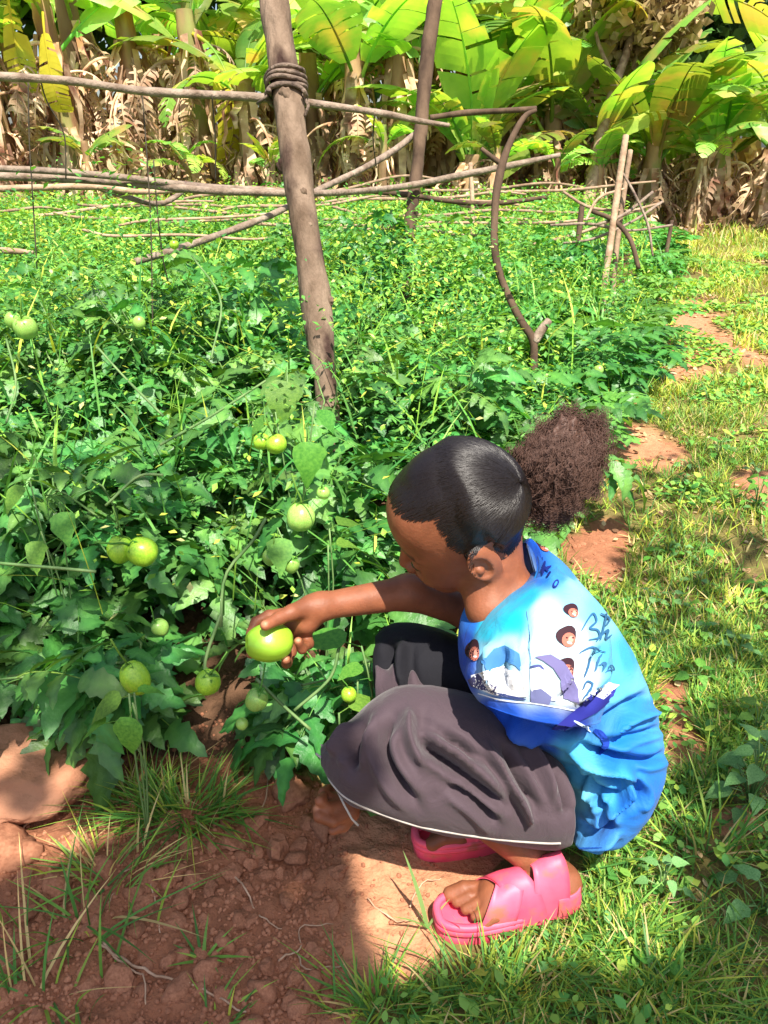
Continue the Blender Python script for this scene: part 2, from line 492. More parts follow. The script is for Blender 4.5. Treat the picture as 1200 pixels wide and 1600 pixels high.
root([(575, 1405), (610, 1435), (640, 1440), (665, 1425)], .0012, 'thin root fibre looping over the sunlit earth')
root([(880, 1350), (960, 1395), (1010, 1415), (1080, 1408)], .0016, 'long dry stalk lying in the grass behind the pink sandal')
root([(1000, 1420), (1060, 1405), (1120, 1410)], .0014, 'dry bent stalk on the grass near the small sprout')

# ------------------------------------------------------------------ grass
def blades(bx, by, h, w, lean, az, col, z=None, droop=0.5, seg=3):
    """vectorised tapered, bending blades -> verts, quads, tris, colours"""
    n = len(bx)
    z0 = gz(bx, by) if z is None else z
    base = np.stack([bx, by, z0], -1)
    d = np.stack([np.cos(az), np.sin(az), np.zeros(n)], -1)
    s = np.stack([-np.sin(az), np.cos(az), np.zeros(n)], -1)
    tw = R.uniform(-.8, .8, n)[:, None]
    s = s * np.cos(tw) + d * np.sin(tw)
    rows = []
    for k in range(seg + 1):
        t = k / seg
        hor = h * (lean * t + droop * lean * t * t)
        ver = h * np.sqrt(np.clip(1 - np.minimum(lean, .95) ** 2, .05, 1)) * (t - .25 * droop * t * t * (lean + .2))
        c = base + d * hor[:, None] + np.stack([0 * h, 0 * h, ver], -1)
        ww = (w * (1 - t) ** .7 * (0.75 + .5 * min(t * 2, 1)))[:, None]
        if k < seg:
            rows += [c - s * ww / 2, c + s * ww / 2]
        else:
            rows.append(c)
    m = len(rows)
    V = np.stack(rows, 1).reshape(-1, 3)
    o = np.arange(n)[:, None] * m
    Q = np.concatenate([o + np.array([2 * k, 2 * k + 1, 2 * k + 3, 2 * k + 2]) for k in range(seg - 1)])
    T = o + np.array([2 * seg - 2, 2 * seg - 1, 2 * seg])
    return V, Q, T, np.repeat(col, m, 0)
def grass_obj(name, parts, mat, parent=None, **kw):
    mb = MB()
    for V, Q, T, c in parts:
        mb.add(V, [Q, T], c)
    return link(name, mb.mesh(name), mat, parent, **kw)
def mixcol(n, cols, w=None):
    cols = np.array(cols)
    c = cols[R.choice(len(cols), n, p=w)]
    return c * R.uniform(.75, 1.25, (n, 1))
GREENS = [(.085, .25, .045), (.16, .36, .05), (.30, .46, .06), (.50, .54, .07), (.66, .52, .22)]
parts = []
def field(n, x0, x1, y0, y1, h, w, cols, wts, keep, lean=(.2, .9), clump=9):
    bx, by = R.uniform(x0, x1, n), R.uniform(y0, y1, n)
    # gather in clumps
    cxy = np.stack([bx, by], -1)
    dens = noise2(bx * clump, by * clump, 31) * .5 + .5
    k = keep(bx, by) & (R.random(n) < np.clip((dens - .22) * 2.3, .06, 1))
    bx, by = bx[k], by[k]; n = len(bx)
    vis = np.abs(proj(np.stack([bx, by, bx * 0], -1))[0] - 600) < 760
    bx, by = bx[vis], by[vis]; n = len(bx)
    hh = R.uniform(*h, n) * (0.7 + .6 * (noise2(bx * 3, by * 3, 33) * .5 + .5))
    parts.append(blades(bx, by, hh, R.uniform(*w, n), R.uniform(*lean, n), R.uniform(0, 2 * math.pi, n), mixcol(n, cols, wts)))
def off_girl(x, y):
    px, py, _ = proj(np.stack([x, y, np.zeros_like(x)], -1))
    return ~in_poly(px, py, [(560, 1250), (880, 1330), (925, 1370), (915, 1400), (840, 1450), (770, 1490), (700, 1540), (600, 1545), (540, 1480), (520, 1350)])
onright = lambda x, y: (x > crop_edge(y) - .02) & ~soil_mask(x, y) & off_girl(x, y)
nearright = lambda x, y: ((x > crop_edge(y)) | (y < 1.1)) & ~soil_mask(x, y) & off_girl(x, y)
field(52000, -.1, 1.0, .40, 1.5, (.022, .060), (.0022, .0045), GREENS, [.24, .32, .24, .10, .10], nearright, clump=11)
field(46000, .2, 2.2, 1.3, 3.6, (.03, .075), (.003, .006), GREENS, [.14, .26, .30, .20, .10], onright, clump=5)
field(60000, .8, 5.5, 3.3, 9, (.04, .11), (.006, .012), GREENS, [.02, .08, .30, .46, .14], onright, clump=3)
field(30000, -6, 8, 8.5, 14, (.08, .22), (.010, .022), GREENS, [.02, .12, .32, .36, .18], lambda x, y: (x > crop_edge(y) - .1) | (y > 9.6), clump=2)
field(5000, -2, 0.3, .42, 1.2, (.02, .06), (.002, .004), GREENS, [.3, .3, .2, .1, .1], lambda x, y: ~soil_mask(x, y) & off_girl(x, y))
grass_obj('grass', parts, M['grass'], kind='stuff')
def groundleaves(name, n, xr, yr, size, cols, wts, thr, mat, keep, zr, sd, nf=4.0):
    x = R.uniform(*xr, n); y = R.uniform(*yr, n)
    k = keep(x, y) & (noise2(x * nf, y * nf, sd) > thr) & (np.abs(proj(np.stack([x, y, 0 * x], -1))[0] - 600) < 720)
    x, y = x[k], y[k]; n = len(x)
    P_ = np.stack([x, y, gz(x, y) + .004 + R.uniform(*zr, n)], -1)
    az = R.uniform(0, 6.28, n); s = (R.uniform(*size, n) * (0.7 + .25 * y))[:, None]; el = R.uniform(-.3, .6, n)
    a = np.stack([np.cos(az) * np.cos(el), np.sin(az) * np.cos(el), np.sin(el)], -1); b_ = np.stack([-np.sin(az), np.cos(az), R.uniform(-.4, .4, n)], -1)
    V = np.stack([P_, P_ + a * s * .35 + b_ * s * .30, P_ + a * s * .7 + b_ * s * .24, P_ + a * s, P_ + a * s * .7 - b_ * s * .24, P_ + a * s * .35 - b_ * s * .30], 1).reshape(-1, 3)
    o = np.arange(n)[:, None] * 6
    mb = MB(); mb.add(V, np.concatenate([o + [0, 1, 2, 3], o + [0, 3, 4, 5]]), np.repeat(mixcol(n, cols, wts), 6, 0))
    link(name, mb.mesh(name, False), mat, None, kind='stuff')
anyright = lambda x, y: (x > crop_edge(y) - .02) & off_girl(x, y) & ~in_poly(x, y, [tuple(q) for q in SOIL_W[0]])
groundleaves('ground_weeds', 95000, (-.1, 4.5), (.5, 8), (.009, .028), [(.10, .32, .06), (.24, .48, .08), (.42, .58, .08)], [.35, .4, .25], .02, M['weed'], anyright, (.0, .035), 141)
groundleaves('leaf_litter', 26000, (-.1, 4.5), (.5, 8), (.008, .022), [(.45, .28, .14), (.60, .42, .22), (.22, .12, .07), (.70, .55, .32)], [.3, .25, .3, .15], -.05, M['weed'], anyright, (.0, .008), 151, 7.0)

# separate clumps and sprouts one can point at
def clump(name, px, py, n, h, w, label, cols=GREENS, wts=(.35, .35, .2, .05, .05), spread=.03, lean=(.1, .9), cat='grass clump', sc=1, group=None):
    g = G(px, py)
    o = g[:2]
    bx = o[0] + R.normal(0, spread * sc, n); by = o[1] + R.normal(0, spread * .6, n)
    az = np.arctan2(by - o[1], bx - o[0]) + R.normal(0, .7, n)
    V, Q, T, c = blades(bx, by, R.uniform(*h, n), R.uniform(*w, n), R.uniform(*lean, n), az, mixcol(n, cols, wts), seg=5, droop=.9)
    V = V - np.array([o[0], o[1], 0])
    mb = MB(); mb.add(V, [Q, T], c)
    ob = link(name, mb.mesh(name), M['grass'], None, label=label, category=cat)
    ob.location = (o[0], o[1], 0)
    return ob
clump('grass_clump', 290, 1275, 300, (.04, .105), (.003, .0055), 'dense clump of long green grass at the front of the tomato bed', sc=1.35)
clump('grass_clump', 215, 1250, 150, (.04, .10), (.0025, .005), 'yellowish grass clump between the large clod and the green clump', wts=(.1, .2, .3, .2, .2))
clump('grass_clump', 170, 1370, 60, (.04, .11), (.0025, .005), 'sparse half-dry grass tuft on crumbly soil', wts=(.15, .25, .2, .1, .3), spread=.035)
clump('grass_clump', 120, 1450, 36, (.06, .15), (.003, .006), 'loose tuft of long bent blades near the left edge', wts=(.3, .3, .2, .05, .15), spread=.04)
clump('grass_clump', 60, 1570, 40, (.06, .14), (.003, .006), 'grass tuft with drooping blades in the lower left corner', wts=(.3, .3, .2, .05, .15), spread=.04)
clump('grass_sprout', 318, 1500, 12, (.03, .055), (.004, .006), 'small star-shaped grass sprout alone on bare soil', spread=.004, lean=(.5, .9), cat='grass sprout')
clump('grass_clump', 340, 1590, 30, (.02, .05), (.003, .005), 'low grass tuft cut by the bottom edge', spread=.02)
clump('grass_clump', 600, 1575, 120, (.03, .08), (.003, .005), 'grass clump just below the sunlit patch of earth', spread=.03)
clump('grass_clump', 1100, 1340, 70, (.05, .13), (.003, .0055), 'clump of long arching blades right of the crouching girl', spread=.04)
clump('grass_clump', 960, 1470, 240, (.03, .075), (.003, .005), 'bright sunlit grass clump behind the pink sandals', wts=(.2, .35, .3, .1, .05), spread=.055)
clump('grass_clump', 1020, 1560, 160, (.04, .09), (.003, .005), 'thick grass clump near the bottom right corner', spread=.05)
clump('grass_clump', 780, 1560, 160, (.03, .09), (.003, .005), 'shaded grass clump under the sandal toes', spread=.05, wts=(.3, .3, .2, .1, .1))
# tall single blade by the sandal
V, Q, T, c = blades(np.array([0., 0, 0]), np.array([0., 0, 0]), np.array([.13, .06, .05]), np.array([.008, .005, .005]), np.array([.25, .6, .5]), np.array([2.4, 3.4, .5]), np.array([(.25, .40, .12)] * 3), z=np.zeros(3), seg=7, droop=.5)
mb = MB(); mb.add(V, [Q, T], c)
o = link('tall_grass_blade', mb.mesh('tall_grass_blade'), M['grass'], None, label='single tall pale grass blade standing in the sunlit earth', category='grass blade')
o.location = tuple(G(668, 1450, .01))
# ------------------------------------------------------------------ the girl
def sdf_mesh(name, prims, lo, hi, h):
    """one continuous surface grown round smooth-blended limbs (surface nets on a grid)"""
    lo = np.asarray(lo, float); hi = np.asarray(hi, float)
    n = np.ceil((hi - lo) / h).astype(int) + 1
    D = np.full(n, 0.06, np.float32)
    ax = [lo[i] + h * np.arange(n[i]) for i in range(3)]
    for p in prims:
        kind, k = p['t'], p.get('k', 0.01)
        if kind == 'c':
            a, b, ra, rb = np.array(p['a']), np.array(p['b']), p['ra'], p['rb']
            m = max(ra, rb) + k + 3 * h
            mn = np.minimum(a, b) - m; mxx = np.maximum(a, b) + m
        else:
            c, r = np.array(p['c']), np.array(p['r'])
            m = max(r) + k + 3 * h
            mn = c - m; mxx = c + m
        i0 = np.clip(np.floor((mn - lo) / h).astype(int), 0, n)
        i1 = np.clip(np.ceil((mxx - lo) / h).astype(int) + 1, 0, n)
        if (i1 <= i0).any():
            continue
        X, Y, Z = np.meshgrid(ax[0][i0[0]:i1[0]], ax[1][i0[1]:i1[1]], ax[2][i0[2]:i1[2]], indexing='ij')
        if kind == 'c':
            pa = np.stack([X - a[0], Y - a[1], Z - a[2]], -1)
            ba = b - a
            hh = np.clip(pa @ ba / (ba @ ba + 1e-12), 0, 1)
            d = np.linalg.norm(pa - hh[..., None] * ba, axis=-1) - (ra + (rb - ra) * hh)
        else:
            Q = np.stack([X - c[0], Y - c[1], Z - c[2]], -1)
            if 'R' in p:
                Q = Q @ p['R']                       # columns of R are the local axes
            k0 = np.linalg.norm(Q / r, axis=-1)
            k1 = np.linalg.norm(Q / (r * r), axis=-1) + 1e-9
            d = k0 * (k0 - 1.0) / k1
        S = D[i0[0]:i1[0], i0[1]:i1[1], i0[2]:i1[2]]
        if p.get('sub'):
            q = np.clip(0.5 - 0.5 * (S + d) / k, 0, 1)
            D[i0[0]:i1[0], i0[1]:i1[1], i0[2]:i1[2]] = S * (1 - q) + (-d) * q + k * q * (1 - q)
        else:
            q = np.clip(0.5 + 0.5 * (S - d) / k, 0, 1)
            D[i0[0]:i1[0], i0[1]:i1[1], i0[2]:i1[2]] = S * (1 - q) + d * q - k * q * (1 - q)
    ins = D < 0
    n0, n1, n2 = D.shape
    cnt = np.zeros((n0 - 1, n1 - 1, n2 - 1), np.int16)
    acc = np.zeros(cnt.shape + (3,), np.float32)
    offs = [(i, j, l) for i in (0, 1) for j in (0, 1) for l in (0, 1)]
    sl = lambda o: (slice(o[0], n0 - 1 + o[0]), slice(o[1], n1 - 1 + o[1]), slice(o[2], n2 - 1 + o[2]))
    allin = ins[sl((0, 0, 0))].copy(); anyin = allin.copy()
    for o in offs[1:]:
        allin &= ins[sl(o)]; anyin |= ins[sl(o)]
    act = anyin & ~allin
    ci = np.argwhere(act)
    acc = np.zeros((len(ci), 3)); cnt = np.zeros(len(ci))
    for o in offs:
        for axis in range(3):
            if o[axis]:
                continue
            o2 = list(o); o2[axis] = 1
            da = D[ci[:, 0] + o[0], ci[:, 1] + o[1], ci[:, 2] + o[2]]
            db = D[ci[:, 0] + o2[0], ci[:, 1] + o2[1], ci[:, 2] + o2[2]]
            cr = (da < 0) != (db < 0)
            t = np.where(cr, da / (da - db + 1e-12), 0)
            pt = np.tile(np.array(o, float), (len(ci), 1)); pt[:, axis] += t
            acc[cr] += pt[cr]; cnt[cr] += 1
    V = lo + h * (ci + acc / cnt[:, None])
    idx = -np.ones(act.shape, np.int64); idx[ci[:, 0], ci[:, 1], ci[:, 2]] = np.arange(len(ci))
    F = []
    for axis in range(3):
        b, c = (axis + 1) % 3, (axis + 2) % 3
        s0 = [slice(0, None)] * 3; s1 = [slice(0, None)] * 3
        s0[axis] = slice(0, -1); s1[axis] = slice(1, None)
        e = np.argwhere(ins[tuple(s0)] != ins[tuple(s1)])
        e = e[(e[:, b] > 0) & (e[:, c] > 0) & (e[:, b] < D.shape[b] - 1) & (e[:, c] < D.shape[c] - 1)]
        flip = ins[e[:, 0], e[:, 1], e[:, 2]]
        q = []
        for db, dc in ((0, 0), (1, 0), (1, 1), (0, 1)):
            g = e.copy(); g[:, b] -= db; g[:, c] -= dc
            q.append(idx[g[:, 0], g[:, 1], g[:, 2]])
        q = np.stack(q, -1)
        q[~flip] = q[~flip][:, ::-1]
        F.append(q[(q >= 0).all(1)])
    return V, np.concatenate(F)


def bvh_of(me):
    V = np.empty(len(me.vertices) * 3, np.float32); me.vertices.foreach_get('co', V)
    return BVHTree.FromPolygons([Vector(v) for v in V.reshape(-1, 3)], [tuple(p.vertices) for p in me.polygons])


def cap(a, b, ra, rb, k=0.012, **kw):
    return dict(t='c', a=a, b=b, ra=ra, rb=rb, k=k, **kw)


def ell(c, r, k=0.01, **kw):
    return dict(t='e', c=c, r=r, k=k, **kw)


# head frame
HC = W(718, 804, 1.055)
hf = np.array([-0.90, 0.03, -0.40]); hf /= np.linalg.norm(hf)
hu = np.array([0, 0, 1.0]) - hf * hf[2]; hu /= np.linalg.norm(hu)
hl = np.cross(hu, hf)
rho = math.radians(19)
hu, hl = math.cos(rho) * hu + math.sin(rho) * hl * -1, None
hl = np.cross(hu, hf)
if hu @ np.array([0, -CP, SP]) < 0.3:      # tilt must turn the crown towards the viewer's side
    u0 = np.array([0, 0, 1.0]) - hf * hf[2]; u0 /= np.linalg.norm(u0)
    l0 = np.cross(u0, hf)
    hu = math.cos(rho) * u0 + math.sin(rho) * l0
    hl = np.cross(hu, hf)
HR = np.stack([hf, hl, hu], 1)
HS = 1.09; HX = 0.93
def H(x, y, z):
    return HC + HR @ (np.array([x * HX, y, z]) * HS)
def he(c, r, k=0.01, rot=None, **kw):
    Rm = HR if rot is None else HR @ np.array(rot)
    return ell(H(*c), np.array(r) * HS * np.array([HX, 1, 1]), k, R=Rm, **kw)
def hc(a, b, ra, rb, k=0.01, **kw):
    return cap(H(*a), H(*b), ra * HS, rb * HS, k, **kw)

P = []
# --- torso, hips, thighs, shins (all under the clothes), neck
neck0 = W(783, 935, 1.085)
chest = W(850, 1010, 1.085)
hips = W(925, 1190, 1.16)
sh_l, sh_r = W(835, 950, 1.05), W(800, 905, 1.18)
P += [cap(chest, hips, 0.070, 0.060, 0.03), cap(sh_l, sh_r, 0.030, 0.030, 0.02), cap(chest, neck0, 0.06, 0.034, 0.03)]
knee_l, knee_r = W(612, 1150, 1.10), W(640, 1040, 1.25)
ank_l, ank_r = G(868, 1372, 0.055), G(812, 1270, 0.055)
hip_l, hip_r = W(935, 1215, 1.16), W(925, 1200, 1.22)
P += [cap(hip_l, knee_l, 0.042, 0.034, 0.02), cap(hip_r, knee_r, 0.056, 0.034, 0.02),
      cap(knee_l, ank_l, 0.040, 0.022, 0.02), cap(knee_r, ank_r, 0.040, 0.022, 0.02)]
# --- feet
def foot(toe, heel, side, ank):
    """side: +1 when the little toe lies towards the viewer"""
    toe = np.array(toe); heel = np.array(heel)
    d = (toe - heel); L = np.linalg.norm(d[:2]); f = np.array([d[0], d[1], 0]) / L
    s = np.array([f[1], -f[0], 0]) ; s = s if s[1] < 0 else -s      # towards the viewer
    g = heel.copy(); z = heel[2]
    def F(a, b, c):
        return np.array([g[0], g[1], 0]) + f * a * L + s * b * L + np.array([0, 0, z + c])
    out = [ell(F(0.04, 0, 0.004), (0.024, 0.024, 0.024), 0.015), cap(F(0.05, 0, 0.002), F(0.62, 0.0, -.003), 0.021, 0.022, 0.02),
           cap(F(0.60, -0.08, 0.0), F(0.66, 0.09, -0.004), 0.020, 0.017, 0.02),
           cap(F(0.28, 0, 0.012), ank, 0.019, 0.020, 0.02), cap(F(0.02, 0, 0.01), ank, 0.018, 0.022, 0.02)]
    big = -side
    for i in range(5):
        b0 = big * (0.125 - 0.068 * i); ln = (0.28, 0.265, 0.235, 0.20, 0.155)[i]; r = (0.0105, 0.0076, 0.0072, 0.0068, 0.0064)[i]
        a0 = 0.66 - 0.02 * i
        out += [cap(F(a0, b0, -0.002), F(a0 + ln * .62, b0 * 1.12, 0.002), r * 1.05, r, 0.003),
                cap(F(a0 + ln * .62, b0 * 1.12, 0.002), F(a0 + ln, b0 * 1.15, -0.007), r, r * 1.08, 0.0015)]
    return out, F, L
fl, FL, LL = foot(G(700, 1418, 0.045), G(884, 1386, 0.045), 1, ank_l)
fr, FR, LR = foot(G(662, 1296, 0.045), G(815, 1278, 0.045), -1, ank_r)
P += fl + fr
# --- reaching arm and hand with the fruit
FRUIT = W(421, 1004, 1.10)
elb_r = W(735, 955, 1.215)
wr = W(500, 948, 1.125)
P += [cap(sh_r, elb_r, 0.035, 0.031, 0.02), cap(elb_r, W(640, 925, 1.175), 0.028, 0.0265, 0.015), cap(W(640, 925, 1.175), wr, 0.0265, 0.0195, 0.015)]
P += [cap(wr, W(470, 962, 1.135), 0.0205, 0.019, 0.012), cap(W(478, 972, 1.125), W(455, 985, 1.15), 0.019, 0.017, 0.012),
      cap(W(485, 955, 1.125), W(440, 965, 1.145), 0.017, 0.0125, 0.012)]
def chain(pts, rs, k=0.004):
    return [cap(pts[i], pts[i + 1], rs[i], rs[i + 1], k if i else 0.009) for i in range(len(pts) - 1)]
P += chain([W(482, 948, 1.115), W(456, 957, 1.095), W(436, 966, 1.083), W(415, 977, 1.065)], [0.0155, 0.0115, 0.0095, 0.0080])      # thumb
P += chain([W(450, 965, 1.145), W(420, 962, 1.145), W(400, 972, 1.14), W(391, 990, 1.13)], [0.0105, 0.0085, 0.0078, 0.007])      # index
P += chain([W(448, 975, 1.155), W(415, 985, 1.155), W(395, 1005, 1.145), W(392, 1022, 1.125)], [0.0105, 0.0085, 0.0078, 0.007])  # middle
P += chain([W(458, 990, 1.155), W(455, 1018, 1.15), W(448, 1036, 1.13), W(447, 1031, 1.105)], [0.0100, 0.0082, 0.0075, 0.007])   # ring
P += chain([W(476, 985, 1.14), W(482, 1006, 1.13), W(472, 1014, 1.105), W(466, 1002, 1.092)], [0.0095, 0.0078, 0.007, 0.0065])   # little
# --- other arm, inside the sleeve and the lap; fingers show below the hem
elb_l = W(822, 1070, 1.10)
wl = W(560, 1235, 1.13)
P += [cap(sh_l, elb_l, 0.028, 0.024, 0.01), cap(elb_l, wl, 0.022, 0.019, 0.01), cap(wl, W(538, 1260, 1.13), 0.018, 0.015, 0.010)]
P += chain([W(545, 1268, 1.115), W(520, 1284, 1.095), W(498, 1276, 1.09), W(495, 1264, 1.10)], [0.0098, 0.0085, 0.008, 0.0072], .002)
P += chain([W(540, 1255, 1.12), W(512, 1262, 1.10), W(500, 1252, 1.095), W(505, 1244, 1.105)], [0.0094, 0.0080, 0.0076, 0.0068], .002)
P += chain([W(540, 1248, 1.13), W(515, 1246, 1.12), W(505, 1238, 1.12), W(512, 1232, 1.13)], [0.009, 0.0076, 0.0072, 0.0065], .002)
P += chain([W(548, 1240, 1.14), W(525, 1236, 1.14), W(516, 1232, 1.145)], [0.0095, 0.008, 0.007])
P += chain([W(550, 1272, 1.12), W(536, 1290, 1.115), W(520, 1297, 1.11)], [0.011, 0.009, 0.0075])
# --- head
P += [he((-.004, 0, .014), (.089, .071, .086)), he((.034, 0, -.034), (.052, .054, .066), .03),
      he((.046, 0, .026), (.043, .055, .046), .02),
      hc((.02, 0, -.07), (.062, 0, -.092), .034, .020, .025),
      hc((-.002, .044, -.052), (.054, .014, -.094), .020, .014, .022), hc((-.002, -.044, -.052), (.054, -.014, -.094), .020, .014, .022),
      he((.056, .030, -.048), (.027, .024, .026), .02), he((.056, -.030, -.048), (.027, .024, .026), .02),
      he((.092, .030, -.022), (.016, .017, .012), .014, sub=True), he((.092, -.030, -.022), (.016, .017, .012), .014, sub=True),
      he((.0705, .0295, -.023), (.013, .015, .0125), .004), he((.0705, -.0295, -.023), (.013, .015, .0125), .004),
      hc((.080, .012, -.003), (.068, .042, -.004), .007, .006, .010), hc((.080, -.012, -.003), (.068, -.042, -.004), .007, .006, .010),
      hc((.082, 0, -.012), (.099, 0, -.045), .0065, .0095, .010),
      he((.092, .012, -.049), (.009, .008, .0075), .006), he((.092, -.012, -.049), (.009, .008, .0075), .006),
      hc((.084, .016, -.065), (.092, 0, -.062), .0055, .007, .006), hc((.084, -.016, -.065), (.092, 0, -.062), .0055, .007, .006),
      hc((.082, .014, -.074), (.088, 0, -.075), .006, .0075, .005), hc((.082, -.014, -.074), (.088, 0, -.075), .006, .0075, .005)]
ca, sa = math.cos(.30), math.sin(.30)
for sgn in (1, -1):
    cy, sy = math.cos(.45 * sgn), math.sin(.45 * sgn)
    er = np.array([[cy, sy, 0], [-sy, cy, 0], [0, 0, 1.0]]).T @ np.array([[ca, 0, sa], [0, 1, 0], [-sa, 0, ca]])
    P += [he((-.012, .074 * sgn, -.022), (.0215, .0070, .033), .005, rot=er),
          he((-.006, .082 * sgn, -.020), (.0135, .0080, .0215), .003, rot=er, sub=True),
          he((-.003, .076 * sgn, -.026), (.006, .006, .007), .004, rot=er)]
P += [cap(H(-.030, 0, -.045), neck0, 0.041, 0.037, 0.022), cap(H(-.015, 0, -.06), W(765, 950, 1.06), 0.034, 0.034, 0.02)]

GV, GF = sdf_mesh('body', P, (-0.22, 0.70, -0.02), (0.50, 1.22, 0.74), 0.0027)
# warm darker lips, paler nails and soles by vertex colour (pigment only)
body_bvh = BVHTree.FromPolygons([Vector(v) for v in GV], [tuple(int(i) for i in f) for f in GF])
gc = np.ones((len(GV), 3))
Lc = ((GV - HC) @ HR) / HS
lip = np.exp(-(((Lc[:, 0] - .090) / .008) ** 2 + (Lc[:, 1] / .016) ** 2 + ((Lc[:, 2] + .069) / .009) ** 2) ** 2)
gc = gc * (1 - lip[:, None] * np.array([.25, .45, .35]))
nearh = (np.linalg.norm(Lc, axis=1) < .13)
brow = nearh * np.exp(-(((Lc[:, 2] - .001 + abs(abs(Lc[:, 1]) - .028) * .12) / .0060) ** 4)) * (np.abs(np.abs(Lc[:, 1]) - .028) < .020) * (Lc[:, 0] > .048)
gc = gc * (1 - brow[:, None] * .75)
lash = nearh * np.exp(-(((Lc[:, 2] + .029) / .0034) ** 2)) * (np.abs(np.abs(Lc[:, 1]) - .0295) < .014) * (Lc[:, 0] > .062)
gc = gc * (1 - lash[:, None] * .85)
for (px, py, d, r) in ((412, 975, 1.058, .0052), (466, 1000, 1.087, .0045), (446, 1029, 1.10, .005), (494, 1262, 1.092, .005)):
    _o = Vector((0, 0, CAM_H)); _h = body_bvh.ray_cast(_o, (Vector(W(px, py, 1)) - _o).normalized(), 3)
    if _h[0] is None: continue
    c = np.array(_h[0])
    w = np.exp(-(np.linalg.norm(GV - c, axis=1) / r) ** 4)
    gc = gc * (1 - w[:, None]) + w[:, None] * np.array([2.1, 2.7, 3.2])
print('EYEPX', [np.round(proj(H(*q))[:2]) for q in ((.0795, .0305, -.0285), (.1, 0, -.045), (.08, .03, 0), (-.012, .078, -.022))])
M['skin'] = nmat('brown_skin', (0.19, 0.062, 0.027), (0.27, 0.092, 0.042), 26, 0.55, 0.35, 260, spec=0.40, sss=0.12, attr=True, bdist=0.0015)
gc = gc * (1 + .10 * noise3(GV * 45, 8) + .07 * noise3(GV * 150, 9))[:, None]
person = thing('person', 'young girl in blue printed T-shirt and dark skirt crouching to pick a tomato', 'girl', tuple(G(880, 1385)))
ORG = np.array(person.location)
def gchild(name, V, F, mat, cols=None, parent=None, smooth=True):
    me = mesh_np(name, np.asarray(V) - ORG, F, cols, smooth)
    return link(name, me, mat, parent or person)
body = gchild('body', GV, GF, M['skin'], gc)
# plain underclothes on everything the shirt and skirt cover
M['underclothes'] = nmat('plain_underclothes', (0.05, 0.05, 0.06), (0.07, 0.07, 0.08), 30, 0.9)
body.data.materials.append(M['underclothes'])
def seg_d(Q, a, b):
    a = np.array(a); b = np.array(b); t = np.clip((Q - a) @ (b - a) / ((b - a) @ (b - a)), 0, 1)
    return np.linalg.norm(Q - a - t[:, None] * (b - a), axis=1)
FC = GV[GF].mean(1)
und = (seg_d(FC, chest, hips) < .115) | (seg_d(FC, sh_l, sh_r * .75 + sh_l * .25) < .045) | (seg_d(FC, hip_l, knee_l * .85 + hip_l * .15) < .062) | (seg_d(FC, hip_r, knee_r * .85 + hip_r * .15) < .072)
und &= (np.linalg.norm(FC - neck0, axis=1) > .062) & (seg_d(FC, elb_r, wr) > .04) & (seg_d(FC, HC, neck0) > .05) & (FC[:, 2] > .03)
body.data.polygons.foreach_set('material_index', und.astype(np.int32))
body_bvh = BVHTree.FromPolygons([Vector(v) for v in GV], [tuple(int(i) for i in f) for f in GF])

m, nt, b = new_mat('dark_eye'); b.inputs['Base Color'].default_value = (.012, .007, .005, 1); b.inputs['Roughness'].default_value = .12
M['eye'] = m
iv2, if2 = ico(2)
for sg in (1, -1):
    gchild('eye', H(.0795, .0305 * sg, -.0285) + (iv2 * np.array([.006, .0125, .0036])) @ (HR @ np.array([[math.cos(.45 * sg), math.sin(.45 * sg), 0], [-math.sin(.45 * sg), math.cos(.45 * sg), 0], [0, 0, 1]]).T).T, if2, M['eye'])
# ---- hair
def hair_w(l):
    """signed: >0 inside the hair area, in head metres"""
    x, y, z = l
    jag = 0.0012 * math.sin(abs(y) * 130 + x * 60) + 0.0012 * math.sin(z * 150)
    low = 0.000 - 0.042 * min(1.0, max(0.0, (-0.026 - x) / 0.012))
    low += 0.030 * max(0.0, x) / 0.02
    return max(z - 0.070 - 0.15 * max(0, 0.03 - x) - 0.10 * max(0, x - .04), min(0.012 - x, (z - low))) + jag
_o = Vector((0, 0, CAM_H)); _d = (Vector(W(806, 758, 1)) - _o).normalized()
ROOT = HR.T @ (np.array(body_bvh.ray_cast(_o, _d, 3)[0]) - HC) / HS
HO = np.array([-.004, 0, .010])
rl = Vector(HC + HR @ (ROOT * HS))
nu, nv = 420, 84
def surf(l):
    """outer head surface along a direction from the head centre"""
    d = HR @ (l / np.linalg.norm(l))
    hit = body_bvh.ray_cast(Vector(HC + d * 0.2), Vector(-d), 0.25)
    return np.array(hit[0]) if hit[0] else HC + d * 0.09
r0 = ROOT / np.linalg.norm(ROOT); r1 = np.cross(r0, [0, 1.0, 0]); r1 /= np.linalg.norm(r1); r2 = np.cross(r0, r1)
capV = np.zeros((nv + 1, nu, 3)); capF = []
rg = np.random.default_rng(12)
gro = [rg.normal(size=nu) for _ in range(5)]
gro = [np.convolve(np.r_[g[-2:], g, g[:2]], [.1, .25, .3, .25, .1], 'valid') for g in gro]
